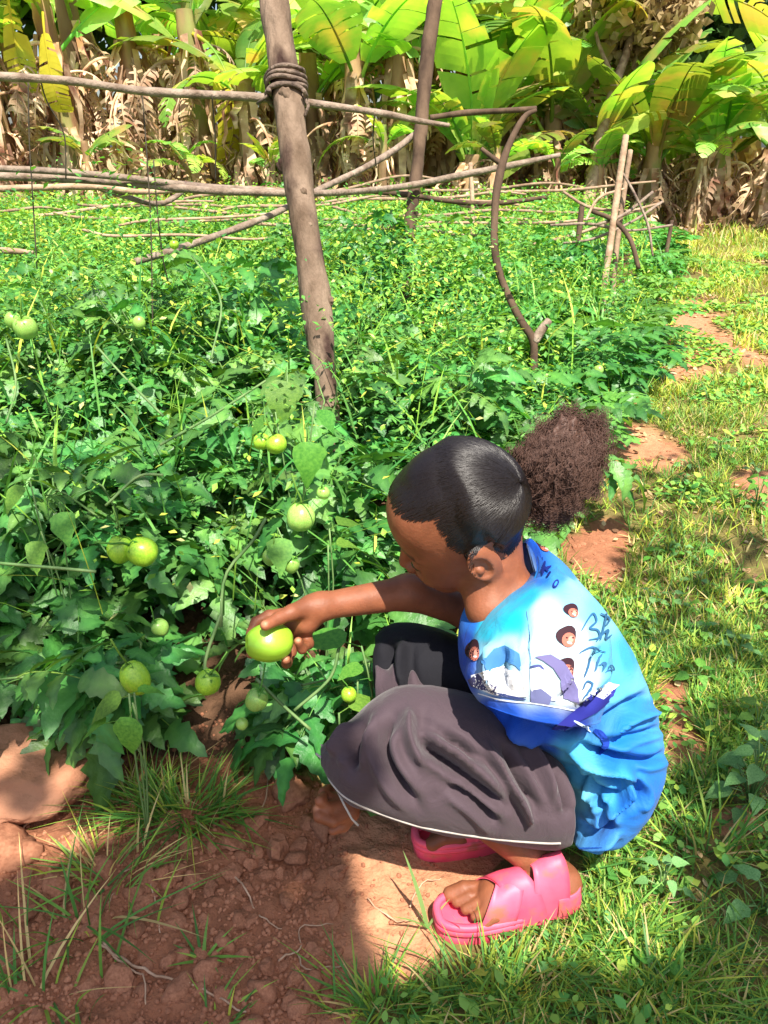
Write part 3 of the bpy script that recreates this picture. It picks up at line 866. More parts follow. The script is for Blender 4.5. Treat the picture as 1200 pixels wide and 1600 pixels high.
for j in range(nv + 1):
    th = math.pi * (0.012 + 0.80 * j / nv)
    fj = j / nv * 3.999; g0, g1 = gro[int(fj)], gro[int(fj) + 1]; gg = g0 * (1 - fj % 1) + g1 * (fj % 1)
    for i in range(nu):
        ph = 2 * math.pi * i / nu + .05 * math.sin(th * 5)
        l = math.cos(th) * r0 + math.sin(th) * (math.cos(ph) * r1 + math.sin(ph) * r2)
        p = surf(l)
        q = HR.T @ (p - HC) / HS
        e = np.linalg.norm((q - HO) / np.array([.107, .080, .098]))
        if e > 1.04: q = HO + (q - HO) / e * 0.97; p = HC + HR @ q * HS
        w = hair_w(q)
        off = min(0.0050, max(-0.004, (w - .017) * 0.38)) + (0.0016 * gg[i] * min(1, math.sin(th) * 1.6) if w > .008 else 0)
        n = p - HC; n /= np.linalg.norm(n)
        capV[j, i] = p + n * off
capV = capV.reshape(-1, 3)
for j in range(nv):
    for i in range(nu):
        a = j * nu + i; b = j * nu + (i + 1) % nu
        capF.append((a, b, b + nu, a + nu))
m, nt, b = new_mat('black_hair')
b.inputs['Base Color'].default_value = (0.010, 0.007, 0.007, 1)
b.inputs['Roughness'].default_value = 0.36
b.inputs['Specular IOR Level'].default_value = 0.5
M['hair'] = m
m, nt, b = new_mat('frizzy_brown_hair')
b.inputs['Base Color'].default_value = (0.080, 0.037, 0.024, 1)
b.inputs['Roughness'].default_value = 0.65
b.inputs['Specular IOR Level'].default_value = 0.5
M['hair2'] = m
hair = gchild('combed_back_hair', capV, np.array(capF), M['hair'])

def strands(name, L, rad, mat, parent):
    """L: list of (n,3) arrays"""
    hcv = bpy.data.hair_curves.new(name)
    hcv.add_curves([len(s) for s in L])
    pts = np.concatenate(L).astype(np.float32) - ORG.astype(np.float32)
    hcv.points.foreach_set('position', pts.ravel())
    rr = np.concatenate([np.linspace(1, .5, len(s)) for s in L]).astype(np.float32) * rad
    at = hcv.attributes.get('radius') or hcv.attributes.new('radius', 'FLOAT', 'POINT')
    at.data.foreach_set('value', rr)
    hcv.materials.append(mat)
    return link(name, hcv, None, parent)

S = []
r_ = np.random.default_rng(3)
tries = 0
while len(S) < 12500 and tries < 110000:
    tries += 1
    l = r_.normal(size=3); l /= np.linalg.norm(l)
    if l[1] < -0.55: continue
    p = surf(l); q = HR.T @ (p - HC) / HS
    e = np.linalg.norm((q - HO) / np.array([.107, .080, .098]))
    if e > 1.04: continue
    w = hair_w(q)
    if w < -0.009 or (w < 0 and r_.random() < .6) or (w > 0.024 and len(S) > 3600): continue
    if abs(q[1]) > .066 and -.034 < q[0] < .006 and q[2] < .006: continue
    d0 = q / np.linalg.norm(q); d1 = ROOT / np.linalg.norm(ROOT)
    ang = math.acos(np.clip(d0 @ d1, -1, 1))
    if ang < 0.12: continue
    frac = min(0.97, (0.35 + 0.6 * r_.random())) if w > .016 else min(.9, .25 + .7 * r_.random())
    n = 12; pts = []
    ph = r_.random() * 6; lift = 0.0050 + 0.0022 * r_.random()
    for k in range(n):
        t = frac * k / (n - 1)
        d = (math.sin((1 - t) * ang) * d0 + math.sin(t * ang) * d1) / math.sin(ang)
        d = d + (0.004 + .006 * (w < .02)) * np.array([0, math.sin(ph + t * 16), math.cos(ph + t * 12)])
        p = surf(d); qq = HR.T @ (p - HC) / HS
        e = np.linalg.norm((qq - HO) / np.array([.107, .080, .098]))
        if e > 1.04: p = HC + HR @ (HO + (qq - HO) / e * 0.97) * HS
        nn = p - HC; nn /= np.linalg.norm(nn)
        ww = hair_w(HR.T @ (p - HC) / HS)
        pts.append(p + nn * (min(lift + 0.001, max(0.0004, (ww - .017) * 0.38 + 0.0011)) + 0.0003 * math.sin(ph * 3 + t * 12)))
    S.append(np.array(pts))
strands('hair_strands', S, 0.00056, M['hair'], hair)

# puff of frizzy hair tied at the back of the crown
PA = W(812, 752, 1.065); PB = W(905, 712, 1.085)
PCc = W(876, 733, 1.08)
paxis = W(897, 670, 1.08) - W(852, 800, 1.08); paxis /= np.linalg.norm(paxis)
pside = np.cross(paxis, FWD); pside /= np.linalg.norm(pside)
pdep = np.cross(paxis, pside)
PR = np.stack([paxis, pside, pdep], 1)
rad3 = np.array([0.086, 0.063, 0.062])
iv, if_ = ico(5)
nn = noise3(iv * 2.2 + 5, 3)[:, None] * 0.14 + noise3(iv * 7, 4)[:, None] * 0.10 + noise3(iv * 18, 5)[:, None] * 0.06
pv = PCc + (iv * (0.80 + nn) * rad3) @ PR.T
puff = gchild('hair_puff', pv, if_, M['hair2'])
gchild('hair_tie', *tube([W(806 + 12 * math.cos(a), 752 + 26 * math.sin(a), 1.065 - 0.028 * math.sin(a + 0.6)) for a in np.linspace(0, 2 * math.pi, 25)], 0.006, 8), M['hair'], parent=puff)
S = []
for k in range(8500):
    d = r_.normal(size=3); d /= np.linalg.norm(d)
    nz_ = 1 + noise3((d * 1.8 + 5)[None], 3)[0] * 0.34 + noise3((d * 5)[None], 4)[0] * 0.20
    rr = nz_ * (0.76 + 0.30 * r_.random() + .22 * (r_.random() < .08) * r_.random())
    end = d * rr
    st = d * 0.5 * rr + r_.normal(size=3) * 0.08
    n = 34
    t = np.linspace(0, 1, n)[:, None]
    a = np.cross(d, r_.normal(size=3)); a /= np.linalg.norm(a); bq = np.cross(d, a)
    f = 6 + 6 * r_.random(); am = 0.022 + 0.040 * r_.random()
    cc = st + (end - st) * t + am * (np.cos(t * f * 6.28) * a + np.sin(t * f * 6.28) * bq) + 0.06 * r_.normal(size=3) * t ** 2
    S.append(PCc + (cc * rad3) @ PR.T)
# strands gathered from the tie into the puff
for k in range(500):
    e = PCc + PR @ (r_.normal(size=3) * 0.35 * rad3)
    t = np.linspace(0, 1, 14)[:, None]
    s0 = PA + r_.normal(size=3) * 0.008
    w_ = r_.normal(size=3); S.append(s0 + (e - s0) * t + 0.006 * np.sin(t * 14 + k) * w_)
strands('hair_curls', S, 0.00046, M['hair2'], puff)

# ---- clothes: rings between the two outline points of each station
def loft(st, nr, ns, pw=1.0, capit=True, sink=None):
    st = np.array([list(q) + [0.0] * (7 - len(q)) for q in st])
    st = spline(st, nr)
    th = np.arange(ns) * 2 * math.pi / ns
    c, s = np.cos(th), np.sin(th)
    if pw != 1:
        c = np.sign(c) * np.abs(c) ** pw; s = np.sign(s) * np.abs(s) ** pw
    V = []
    for ax, ay, bx, by, d, hd, dip in st:
        A, B = W(ax, ay, d), W(bx, by, d)
        u = (B - A) / (np.linalg.norm(B - A) + 1e-9); dn = np.cross(u, FWD); dn = dn if dn @ (RGT - UPV) > 0 else -dn
        V.append((A + B) / 2 + c[:, None] * (A - B) / 2 - s[:, None] * hd * FWD + np.clip(s, 0, 1)[:, None] * dip * dn)
    V = np.concatenate(V)
    i = np.arange(nr - 1)[:, None] * ns; j = np.arange(ns)[None]; j2 = (j + 1) % ns
    F = [np.stack([i + j, i + j2, i + ns + j2, i + ns + j], -1).reshape(-1, 4)]
    if capit:
        for row, rev in ((0, 1), (nr - 1, 0)):
            cidx = len(V); V = np.vstack([V, V[row * ns:(row + 1) * ns].mean(0) + (np.array(sink) if sink is not None and row == 0 else 0)])
            jj = np.arange(ns); tri = np.stack([np.full(ns, cidx), row * ns + jj, row * ns + (jj + 1) % ns], -1)
            F.append(tri[:, ::-1] if rev else tri)
    return V, F


def vnorm(V, F):
    N = np.zeros_like(V)
    for f in F:
        fn = np.cross(V[f[:, 1]] - V[f[:, 0]], V[f[:, 2]] - V[f[:, 0]])
        for k in range(f.shape[1]):
            np.add.at(N, f[:, k], fn)
    return N / (np.linalg.norm(N, axis=1)[:, None] + 1e-12)


def fold(V, N, lines, sgn):
    """raise or press soft creases along polylines; only on the side that faces the viewer"""
    x, y, _ = proj(V)
    near = np.clip((N * sgn) @ (-FWD) * 2, 0, 1)
    tot = np.zeros(len(V))
    for amp, w, pts in lines:
        pts = spline(pts, 14)
        best = np.full(len(V), 1e9); side = np.zeros(len(V)); par = np.zeros(len(V))
        for i in range(len(pts) - 1):
            a, b = pts[i], pts[i + 1]; ab = b - a; L2 = ab @ ab + 1e-9
            t = np.clip(((x - a[0]) * ab[0] + (y - a[1]) * ab[1]) / L2, 0, 1)
            dx, dy = x - a[0] - t * ab[0], y - a[1] - t * ab[1]
            d = np.hypot(dx, dy); m = d < best
            best[m] = d[m]; par[m] = (i + t[m]) / (len(pts) - 1)
        taper = np.clip(np.sin(np.clip(par, 0.02, .98) * math.pi) * 1.6, 0, 1)
        w = w * .8; tot += 2.6 * amp * taper * (1 / (1 + (best / w) ** 2) ** 2 - 0.4 * np.exp(-((best - 2.0 * w) / w) ** 2))
    return V + N * sgn * (tot * near)[:, None]


def finish(V, F, lines, wr=0.0, wsc=30, seed=0, sgn=None):
    N = vnorm(V, F)
    c = V.mean(0)
    sg = 1.0 if ((V - c) * N).sum() > 0 else -1.0
    if sg < 0:
        F = [f[:, ::-1] for f in F]; N = -N
    V = fold(V, N, lines, 1.0)
    if wr:
        V = V + N * (noise3(V * wsc, seed) * wr + noise3(V * wsc * 2.6, seed + 1) * wr * 0.4)[:, None]
    return V, F


def cloth_mat(name, attr, c=(1, 1, 1), rough=0.8, sheen=0.2):
    m, nt, b = new_mat(name)
    Nn, L = nt.nodes.new, nt.links.new
    tc = Nn('ShaderNodeTexCoord')
    w1 = Nn('ShaderNodeTexWave'); w1.inputs['Scale'].default_value = 260; w1.bands_direction = 'X'
    w2 = Nn('ShaderNodeTexWave'); w2.inputs['Scale'].default_value = 260; w2.bands_direction = 'Z'
    L(tc.outputs['Object'], w1.inputs[0]); L(tc.outputs['Object'], w2.inputs[0])
    ad = Nn('ShaderNodeMath'); L(w1.outputs['Fac'], ad.inputs[0]); L(w2.outputs['Fac'], ad.inputs[1])
    bp = Nn('ShaderNodeBump'); bp.inputs['Strength'].default_value = 0.25; bp.inputs['Distance'].default_value = 0.0006
    nz = Nn('ShaderNodeTexNoise'); nz.inputs['Scale'].default_value = 22; nz.inputs['Detail'].default_value = 5; nz.inputs['Distortion'].default_value = 1.2
    L(tc.outputs['Object'], nz.inputs[0])
    b2 = Nn('ShaderNodeBump'); b2.inputs['Strength'].default_value = 0.5; b2.inputs['Distance'].default_value = 0.008
    L(ad.outputs[0], bp.inputs['Height']); L(nz.outputs['Fac'], b2.inputs['Height']); L(bp.outputs[0], b2.inputs['Normal']); L(b2.outputs[0], b.inputs['Normal'])
    if attr:
        at = Nn('ShaderNodeAttribute'); at.attribute_name = 'Col'; L(at.outputs['Color'], b.inputs['Base Color'])
    else:
        b.inputs['Base Color'].default_value = (*c, 1)
    b.inputs['Roughness'].default_value = rough
    b.inputs['Sheen Weight'].default_value = sheen
    b.inputs['Specular IOR Level'].default_value = 0.25
    return m
M['shirt'] = cloth_mat('printed_shirt_cloth', True, rough=0.6, sheen=0.05)
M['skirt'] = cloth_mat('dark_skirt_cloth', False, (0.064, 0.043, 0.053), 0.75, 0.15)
M['hem'] = cloth_mat('pale_hem_thread', False, (0.42, 0.38, 0.34))

# skirt over the near thigh and knee (front/top outline, hem outline)
sk = [(876, 1190, 874, 1307, 1.12, .088), (852, 1160, 856, 1315, 1.12, .094), (812, 1134, 826, 1315, 1.115, .094), (770, 1104, 786, 1309, 1.105, .092),
      (715, 1081, 733, 1301, 1.10, .090), (665, 1072, 671, 1291, 1.095, .086), (622, 1075, 620, 1277, 1.09, .080), (585, 1094, 580, 1263, 1.09, .072),
      (550, 1126, 548, 1254, 1.09, .060), (520, 1152, 520, 1222, 1.095, .044), (502, 1172, 503, 1195, 1.10, .022)]
skl = [(-.012, 11, [(612, 1118), (598, 1160), (612, 1205), (655, 1262)]), (.008, 13, [(640, 1105), (640, 1150), (665, 1200)]),
       (-.012, 9, [(655, 1165), (700, 1195), (745, 1230), (790, 1262)]), (.008, 10, [(650, 1140), (720, 1180), (800, 1245)]),
       (-.010, 10, [(700, 1225), (740, 1250), (780, 1290)]), (.008, 7, [(760, 1160), (790, 1215), (820, 1265), (830, 1290)]),
       (-.010, 8, [(785, 1160), (815, 1215), (845, 1270)]), (.007, 9, [(810, 1150), (845, 1200), (868, 1260)]), (-.008, 6, [(862, 1200), (880, 1240), (885, 1270)]),
       (-.010, 10, [(575, 1130), (556, 1165), (552, 1205)]), (.008, 10, [(556, 1130), (532, 1160), (520, 1185)]), (-.008, 8, [(690, 1150), (720, 1165), (745, 1190)])]
V, F = loft(sk, 150, 120, 0.92)
V, F = finish(V, F, skl, 0.0022, 22, 9)
skirt = gchild('skirt', V, F, M['skirt'])
# the skirt over the far knee, its shade put into a near-black cloth colour
sk2 = [(800, 1080, 810, 1180, 1.23, .07), (740, 1010, 750, 1160, 1.23, .075), (690, 985, 695, 1140, 1.235, .075), (640, 975, 640, 1130, 1.24, .07),
       (605, 980, 606, 1115, 1.245, .055), (587, 995, 588, 1100, 1.25, .03)]
V, F = loft(sk2, 60, 60, 0.9)
V, F = finish(V, F, [(-.008, 9, [(610, 1000), (604, 1040), (612, 1090)]), (.008, 9, [(632, 1000), (628, 1040), (640, 1090)])], 0.0025, 22, 19)
M['skirt_far'] = cloth_mat('shaded_skirt_cloth', False, (0.010, 0.010, 0.014), 0.85, 0.0)
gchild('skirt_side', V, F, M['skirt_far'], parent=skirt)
# jagged lit edge of that skirt, shaped as a strip of the paler cloth
V, F = loft([(588, 1040, 586, 1110, 1.20, .02), (604, 1046, 604, 1110, 1.19, .02), (617, 1036, 617, 1110, 1.185, .02), (632, 1058, 632, 1110, 1.18, .02), (645, 1048, 645, 1110, 1.175, .02), (665, 1075, 665, 1110, 1.17, .02)], 50, 24)
V, F = finish(V, F, [], 0.003, 40, 29)
gchild('skirt_lit_edge', V, F, M['skirt'], parent=skirt)
# pale hem cord, with its loose end
hemP = []
for i, (x, y) in enumerate(spline([(497, 1178), (503, 1194), (516, 1215), (535, 1237), (562, 1253), (600, 1268), (655, 1286), (720, 1298), (785, 1307), (850, 1312), (876, 1312)], 90)):
    y += 5.5
    d = np.interp(x, [494, 520, 560, 600, 700, 800, 890], [1.07, 1.045, 1.022, 1.008, 1.006, 1.02, 1.05])
    hemP.append(W(x, y, d))
skb = bvh_of(skirt.data)
hp = []
for p in hemP:
    o = Vector((0, 0, CAM_H)) - Vector(ORG); dr = Vector(p) - Vector((0, 0, CAM_H))
    h = skb.ray_cast(o, dr.normalized(), 3)
    hp.append(np.array(h[0]) + ORG - np.array(dr.normalized()) * 0.001 if h[0] else p + FWD * 0.06)
hp = np.array(hp)
for _ in range(6):
    hp[1:-1] = hp[:-2] * .25 + hp[1:-1] * .5 + hp[2:] * .25
hb = MB(); hb.add(*tube(hp, 0.0017, 6))
hb.add(*tube([hp[14], W(538, 1258, 1.05), W(550, 1280, 1.05), W(560, 1290, 1.05)], 0.0015, 6))
hb.add(*tube([W(494, 1178, 1.09), W(505, 1186, 1.08), W(520, 1190, 1.075), W(534, 1189, 1.075)], 0.002, 6))
me = hb.mesh('hem'); me.transform(Matrix.Translation(-Vector(ORG)))
link('hem', me, M['hem'], skirt)

# shirt colours sampled over its cloth
SHC = [(830, 860, 40, 110, 225), (850, 900, 30, 120, 230), (880, 900, 60, 150, 240), (900, 915, 150, 215, 250), (815, 900, 20, 110, 230), (820, 940, 30, 190, 240),
       (800, 975, 20, 205, 245), (760, 985, 30, 210, 245), (735, 975, 30, 120, 230), (722, 1000, 25, 90, 215), (716, 1040, 25, 80, 205), (724, 1070, 30, 90, 215),
       (770, 1010, 150, 225, 250), (800, 1010, 175, 235, 252), (850, 960, 190, 240, 252), (850, 1010, 205, 240, 252), (860, 1060, 200, 235, 250), (900, 1000, 215, 242, 252),
       (930, 990, 150, 225, 248), (950, 1030, 90, 200, 240), (905, 1060, 235, 245, 252), (930, 960, 120, 205, 245), (980, 1020, 60, 175, 235), (1010, 1060, 110, 200, 245),
       (960, 1080, 90, 190, 245), (900, 1095, 225, 240, 250), (820, 1075, 200, 230, 245), (760, 1070, 175, 215, 245), (800, 1120, 20, 95, 225), (760, 1115, 15, 85, 215),
       (850, 1140, 20, 90, 220), (900, 1130, 30, 60, 170), (940, 1120, 60, 150, 240), (1000, 1110, 50, 150, 240), (1030, 1150, 70, 170, 250), (970, 1150, 30, 140, 240),
       (1000, 1190, 35, 130, 235), (950, 1190, 30, 130, 235), (900, 1180, 80, 190, 245), (920, 1210, 100, 205, 248), (900, 1240, 120, 215, 250), (900, 1290, 90, 175, 245),
       (940, 1290, 70, 150, 240), (980, 1260, 30, 125, 230), (1010, 1230, 40, 130, 235), (980, 1215, 60, 170, 245), (950, 1250, 60, 165, 240), (1020, 1200, 40, 140, 235)]
def shirt_cols(V, N):
    x, y, _ = proj(V)
    A = np.array(SHC, float)
    d2 = (x[:, None] - A[:, 0]) ** 2 + (y[:, None] - A[:, 1]) ** 2
    x2 = x + 10 * noise3(V * 30, 77); y2 = y + 10 * noise3(V * 30, 78)
    d2 = (x2[:, None] - A[:, 0]) ** 2 + (y2[:, None] - A[:, 1]) ** 2
    w = 1 / (d2 + 60) ** 2.2
    w /= w.sum(1)[:, None]
    C = np.array([srgb(*a[2:]) for a in SHC])
    return (w @ C) * 0.64
bodyst = [(732, 932, 824, 845, 1.085, .056, .042), (727, 950, 842, 850, 1.08, .078, .036), (718, 980, 872, 872, 1.075, .100, .020), (716, 1020, 912, 917, 1.085, .110), (722, 1052, 955, 968, 1.095, .108),
          (740, 1082, 988, 1022, 1.105, .106), (764, 1115, 1012, 1083, 1.12, .108), (808, 1145, 1026, 1135, 1.13, .108), (850, 1170, 1030, 1182, 1.14, .110),
          (872, 1200, 1020, 1215, 1.145, .108), (880, 1242, 1003, 1252, 1.15, .100), (884, 1280, 972, 1290, 1.155, .086), (888, 1302, 938, 1308, 1.155, .064)]
bl = [(-.008, 9, [(1020, 1085), (975, 1100), (935, 1128), (905, 1160)]), (.007, 8, [(1036, 1112), (985, 1122), (945, 1150)]), (-.006, 7, [(1040, 1135), (1000, 1146), (950, 1160)]),
      (-.007, 8, [(1044, 1175), (1010, 1188), (960, 1180), (905, 1165)]), (.008, 9, [(880, 1170), (930, 1190), (975, 1205), (1000, 1225)]), (-.009, 8, [(880, 1195), (925, 1225), (970, 1245)]),
      (.007, 8, [(975, 1210), (985, 1235), (960, 1262), (930, 1265)]), (-.008, 7, [(985, 1215), (1003, 1240), (990, 1262)]), (-.006, 8, [(900, 1280), (930, 1300), (965, 1290)]),
      (.006, 8, [(895, 1310), (930, 1318), (970, 1300)]), (-.007, 8, [(925, 1235), (945, 1265), (955, 1300)]), (.008, 10, [(790, 1120), (820, 1140), (850, 1160)]),
      (-.007, 7, [(770, 1105), (800, 1122), (845, 1130)]), (-.007, 8, [(850, 1140), (885, 1150), (920, 1130)]), (.006, 6, [(905, 1200), (925, 1240), (935, 1262)])]
V, F = loft(bodyst, 190, 150, 0.95, True, W(860, 1010, 1.09) - W(790, 930, 1.09))
V, F = finish(V, F, bl, 0.0025, 20, 31)
SHV = V
shirt = gchild('shirt', V, F, M['shirt'], shirt_cols(V, None))
# sleeve: loose, short, hanging over the near arm
slst = [(798, 930, 868, 884, 1.03, .050), (762, 962, 905, 915, 1.010, .068), (737, 1005, 942, 958, .995, .078), (726, 1045, 952, 1010, .99, .078), (733, 1074, 950, 1066, .99, .076), (744, 1092, 936, 1122, .99, .072)]
V, F = loft(slst, 90, 110, 1.0, True)
V, F = finish(V, F, [(-.004, 3.2, [(822, 960), (826, 1010), (826, 1060), (828, 1086)]), (.005, 9, [(900, 1100), (925, 1070), (950, 1040)]), (-.006, 8, [(875, 1098), (905, 1062), (940, 1010)]),
                     (.005, 10, [(770, 1000), (765, 1040), (775, 1080)]), (-.004, 9, [(790, 1010), (785, 1050), (795, 1085)])], 0.0022, 22, 41)
sleeve = gchild('sleeve', V, F, M['shirt'], shirt_cols(V, None), parent=shirt)
# collar band
def ring_px(pts, dd, n=70):
    pts = spline(np.array(pts + pts[:1], float), n)
    return np.array([W(x, y, d) for x, y, d in pts])
ring0 = SHV[:150]; ring1 = SHV[150 * 4:150 * 5]
ctr = ring0.mean(0)
rows = []
for t, o in ((0.0, -.004), (-.25, .002), (.15, .0055), (.6, .006), (1.0, .0035)):
    q = ring0 + (ring1 - ring0) * t
    nd = q - ctr; nd /= np.linalg.norm(nd, axis=1)[:, None]
    rows.append(q + nd * o * .8 - FWD * (o * .3))
V = np.vstack(rows); ns = 150
F = np.array([(r * ns + i, r * ns + (i + 1) % ns, (r + 1) * ns + (i + 1) % ns, (r + 1) * ns + i) for r in range(4) for i in range(ns)])
x, y, _ = proj(V)
tt = np.clip((y - 880) / 60, 0, 1)[:, None]
cc = (1 - tt) * np.array(srgb(20, 95, 220)) * .62 + tt * np.array(srgb(25, 190, 235)) * .62
tt = np.clip((745 - x) / 12, 0, 1)[:, None]
cc = (1 - tt) * cc + tt * np.array(srgb(20, 80, 205)) * .62
F = [F]
gchild('collar', V, F, M['shirt'], cc, parent=shirt)

# prints: thin ink pieces that follow the cloth
inkm = {}
def ink(c):
    if c not in inkm:
        m, nt, b = new_mat('print_ink'); b.inputs['Base Color'].default_value = (*srgb(*c, .75), 1); b.inputs['Roughness'].default_value = 0.7
        b.inputs['Specular IOR Level'].default_value = 0.2
        inkm[c] = m
    return inkm[c]
targets = [bvh_of(shirt.data), bvh_of(sleeve.data)]
lvl = [0.0009]
def on_cloth(x, y, off):
    o = Vector((0, 0, CAM_H)) - Vector(ORG); dr = (Vector(W(x, y, 1.0)) - Vector((0, 0, CAM_H))).normalized()
    best = None
    for t in targets:
        h = t.ray_cast(o, dr, 3)
        if h[0] is not None and (best is None or h[3] < best[3]):
            best = h
    if best is None: return None
    n = best[1] if best[1].dot(dr) < 0 else -best[1]
    return np.array(best[0] + n * off)
def decal(name, poly, c, off=None, parent=None):
    import bmesh
    off = off or lvl[0] + 0.0006
    lvl[0] += 0.000022
    bm = bmesh.new()
    vs = [bm.verts.new((x, y, 0)) for x, y in poly]
    bm.faces.new(vs)
    bmesh.ops.triangulate(bm, faces=bm.faces[:])
    for _ in range(6):
        es = [e for e in bm.edges if e.calc_length() > 4]
        if not es: break
        bmesh.ops.subdivide_edges(bm, edges=es, cuts=1)
        bmesh.ops.triangulate(bm, faces=[f for f in bm.faces if len(f.verts) > 3])
    bad = []
    for v in bm.verts:
        p = on_cloth(v.co.x, v.co.y, off)
        if p is None: bad.append(v)
        else: v.co = p
    bmesh.ops.delete(bm, geom=bad, context='VERTS')
    me = bpy.data.meshes.new(name); bm.to_mesh(me); bm.free()
    return link(name, me, ink(c), parent or shirt)
def oval(cx, cy, rx, ry, rot=0, n=18, wob=0.0):
    a = np.linspace(0, 2 * math.pi, n, endpoint=False)
    r = 1 + wob * np.sin(a * 3 + cx)
    x, y = rx * r * np.cos(a), ry * r * np.sin(a)
    return [(cx + x[i] * math.cos(rot) - y[i] * math.sin(rot), cy + x[i] * math.sin(rot) + y[i] * math.cos(rot)) for i in range(n)]
def stroke(pts, w):
    p = spline(np.array(pts, float), max(6, 4 * len(pts)))
    t = np.gradient(p, axis=0); t /= np.linalg.norm(t, axis=1)[:, None] + 1e-9
    n = np.stack([-t[:, 1], t[:, 0]], 1)
    ww = w * np.interp(np.linspace(0, 1, len(p)), [0, .2, .8, 1], [.5, 1, 1, .4])[:, None]
    return [tuple(q) for q in np.vstack([p + n * ww, (p - n * ww)[::-1]])]
# seams and sleeve hem
decal('seam', stroke([(824, 955), (828, 1000), (828, 1040), (829, 1084)], .8), (110, 150, 190))
decal('seam', stroke([(748, 1083), (790, 1094), (840, 1099), (890, 1108), (930, 1113)], 1.2), (225, 235, 250))
decal('seam', stroke([(890, 1325), (915, 1326), (942, 1325)], 1.0), (40, 100, 200))
# small portraits: dark hair, red-brown face, pale highlight
for (cx, cy, rx, ry, rot) in ((886, 997, 17, 17, .3), (884, 1046, 17, 17, -.3), (741, 1019, 12, 17, .1), (893, 957, 13, 10, .5), (850, 856, 13, 8, .5)):
    pr = decal('printed_portrait', oval(cx - 1, cy - 3, rx * .92, ry * .95, rot, wob=.10), (58, 30, 42))
    decal('face', oval(cx + 2, cy + ry * .18, rx * .62, ry * .66, rot), (196, 116, 98), parent=pr)
    decal('cheek', oval(cx + rx * .3, cy + ry * .15, rx * .24, ry * .34, rot, 10), (228, 160, 142), parent=pr)
    for ex in (-.18, .38):
        decal('eye', oval(cx + 2 + rx * ex, cy, rx * .11, ry * .08, rot, 8), (60, 15, 30), parent=pr)
    decal('mouth', oval(cx + 3, cy + ry * .45, rx * .26, ry * .10, rot, 8), (250, 225, 225), parent=pr)
# grey and white streamlined shapes on the chest
decal('printed_wing', [(752, 1035), (770, 1015), (790, 1008), (812, 1022), (815, 1050), (805, 1040), (790, 1032), (775, 1045), (768, 1060)], (70, 130, 190))
decal('printed_hull', [(738, 1055), (760, 1048), (785, 1040), (800, 1048), (822, 1060), (824, 1088), (790, 1088), (758, 1080), (740, 1070)], (245, 248, 252))
decal('printed_nose', [(733, 1062), (748, 1052), (760, 1064), (775, 1072), (772, 1080), (755, 1078), (738, 1072)], (75, 75, 115))
decal('printed_stripe', stroke([(765, 1078), (790, 1086), (822, 1092)], 2.2), (60, 75, 130))
decal('printed_arch', [(835, 1026), (860, 1022), (880, 1034), (893, 1052), (904, 1078), (905, 1098), (880, 1092), (876, 1062), (864, 1044), (848, 1032)], (120, 115, 165))
decal('printed_hull', [(830, 1045), (848, 1040), (862, 1052), (872, 1075), (868, 1094), (845, 1092), (830, 1080)], (240, 246, 250))
decal('printed_stripe', stroke([(830, 1042), (842, 1040), (850, 1046)], 2.0), (80, 90, 150))
decal('printed_stripe', [(828, 1078), (845, 1075), (862, 1088), (858, 1100), (830, 1096)], (110, 115, 160))
# lettering: dark script down the shoulder
for t_ in ([(846, 893), (862, 886)], [(850, 884), (858, 895)], [(862, 895), (856, 903)], [(853, 878), (849, 900)]):
    decal('printed_letter', stroke(t_, 1.8), (25, 45, 130))
decal('printed_letter', oval(868, 914, 4, 7, .4, 12), (25, 45, 130)); decal('printed_letter', oval(868, 914, 1.8, 4, .4, 10), (60, 150, 235))
script = [[(908, 985), (918, 968), (926, 960), (930, 972), (920, 982), (932, 985), (934, 996), (918, 1000)], [(936, 1000), (942, 975), (946, 958)], [(930, 1002), (940, 990), (948, 985), (944, 998), (954, 992)],
          [(905, 1020), (925, 1012), (945, 1020)], [(927, 1014), (920, 1042), (914, 1060)], [(930, 1050), (936, 1030), (940, 1022)], [(936, 1040), (944, 1036), (940, 1050)], [(946, 1052), (952, 1040), (956, 1046), (948, 1050)],
          [(912, 1078), (918, 1066), (926, 1070), (920, 1082), (912, 1092)], [(930, 1090), (934, 1076), (938, 1088)], [(936, 960), (950, 968), (944, 978)]]
for s in script:
    decal('printed_script', stroke(s, 1.5), (50, 105, 150))
# dark blue sash shapes below
decal('printed_shape', [(905, 1100), (935, 1078), (962, 1072), (958, 1088), (930, 1112), (910, 1122), (880, 1142), (860, 1140), (885, 1118)], (45, 50, 150))
decal('printed_shape', [(922, 1085), (948, 1066), (966, 1070), (940, 1092)], (235, 240, 250))
decal('printed_shape', stroke([(930, 1142), (942, 1150), (945, 1165), (936, 1180)], 5), (25, 65, 170))
decal('printed_shape', stroke([(895, 1125), (912, 1135), (925, 1145)], 2), (200, 225, 250))

# under-layer showing at the waist
V, F = loft([(1000, 1215, 1028, 1212, 1.13, .03), (1000, 1240, 1027, 1236, 1.13, .03), (998, 1265, 1016, 1262, 1.135, .025)], 20, 24)
M['patterned'] = nmat('pink_patterned_cloth', (0.75, 0.45, 0.50), (0.12, 0.08, 0.14), 90, 0.8)
gchild('under_shirt', V, F, M['patterned'])

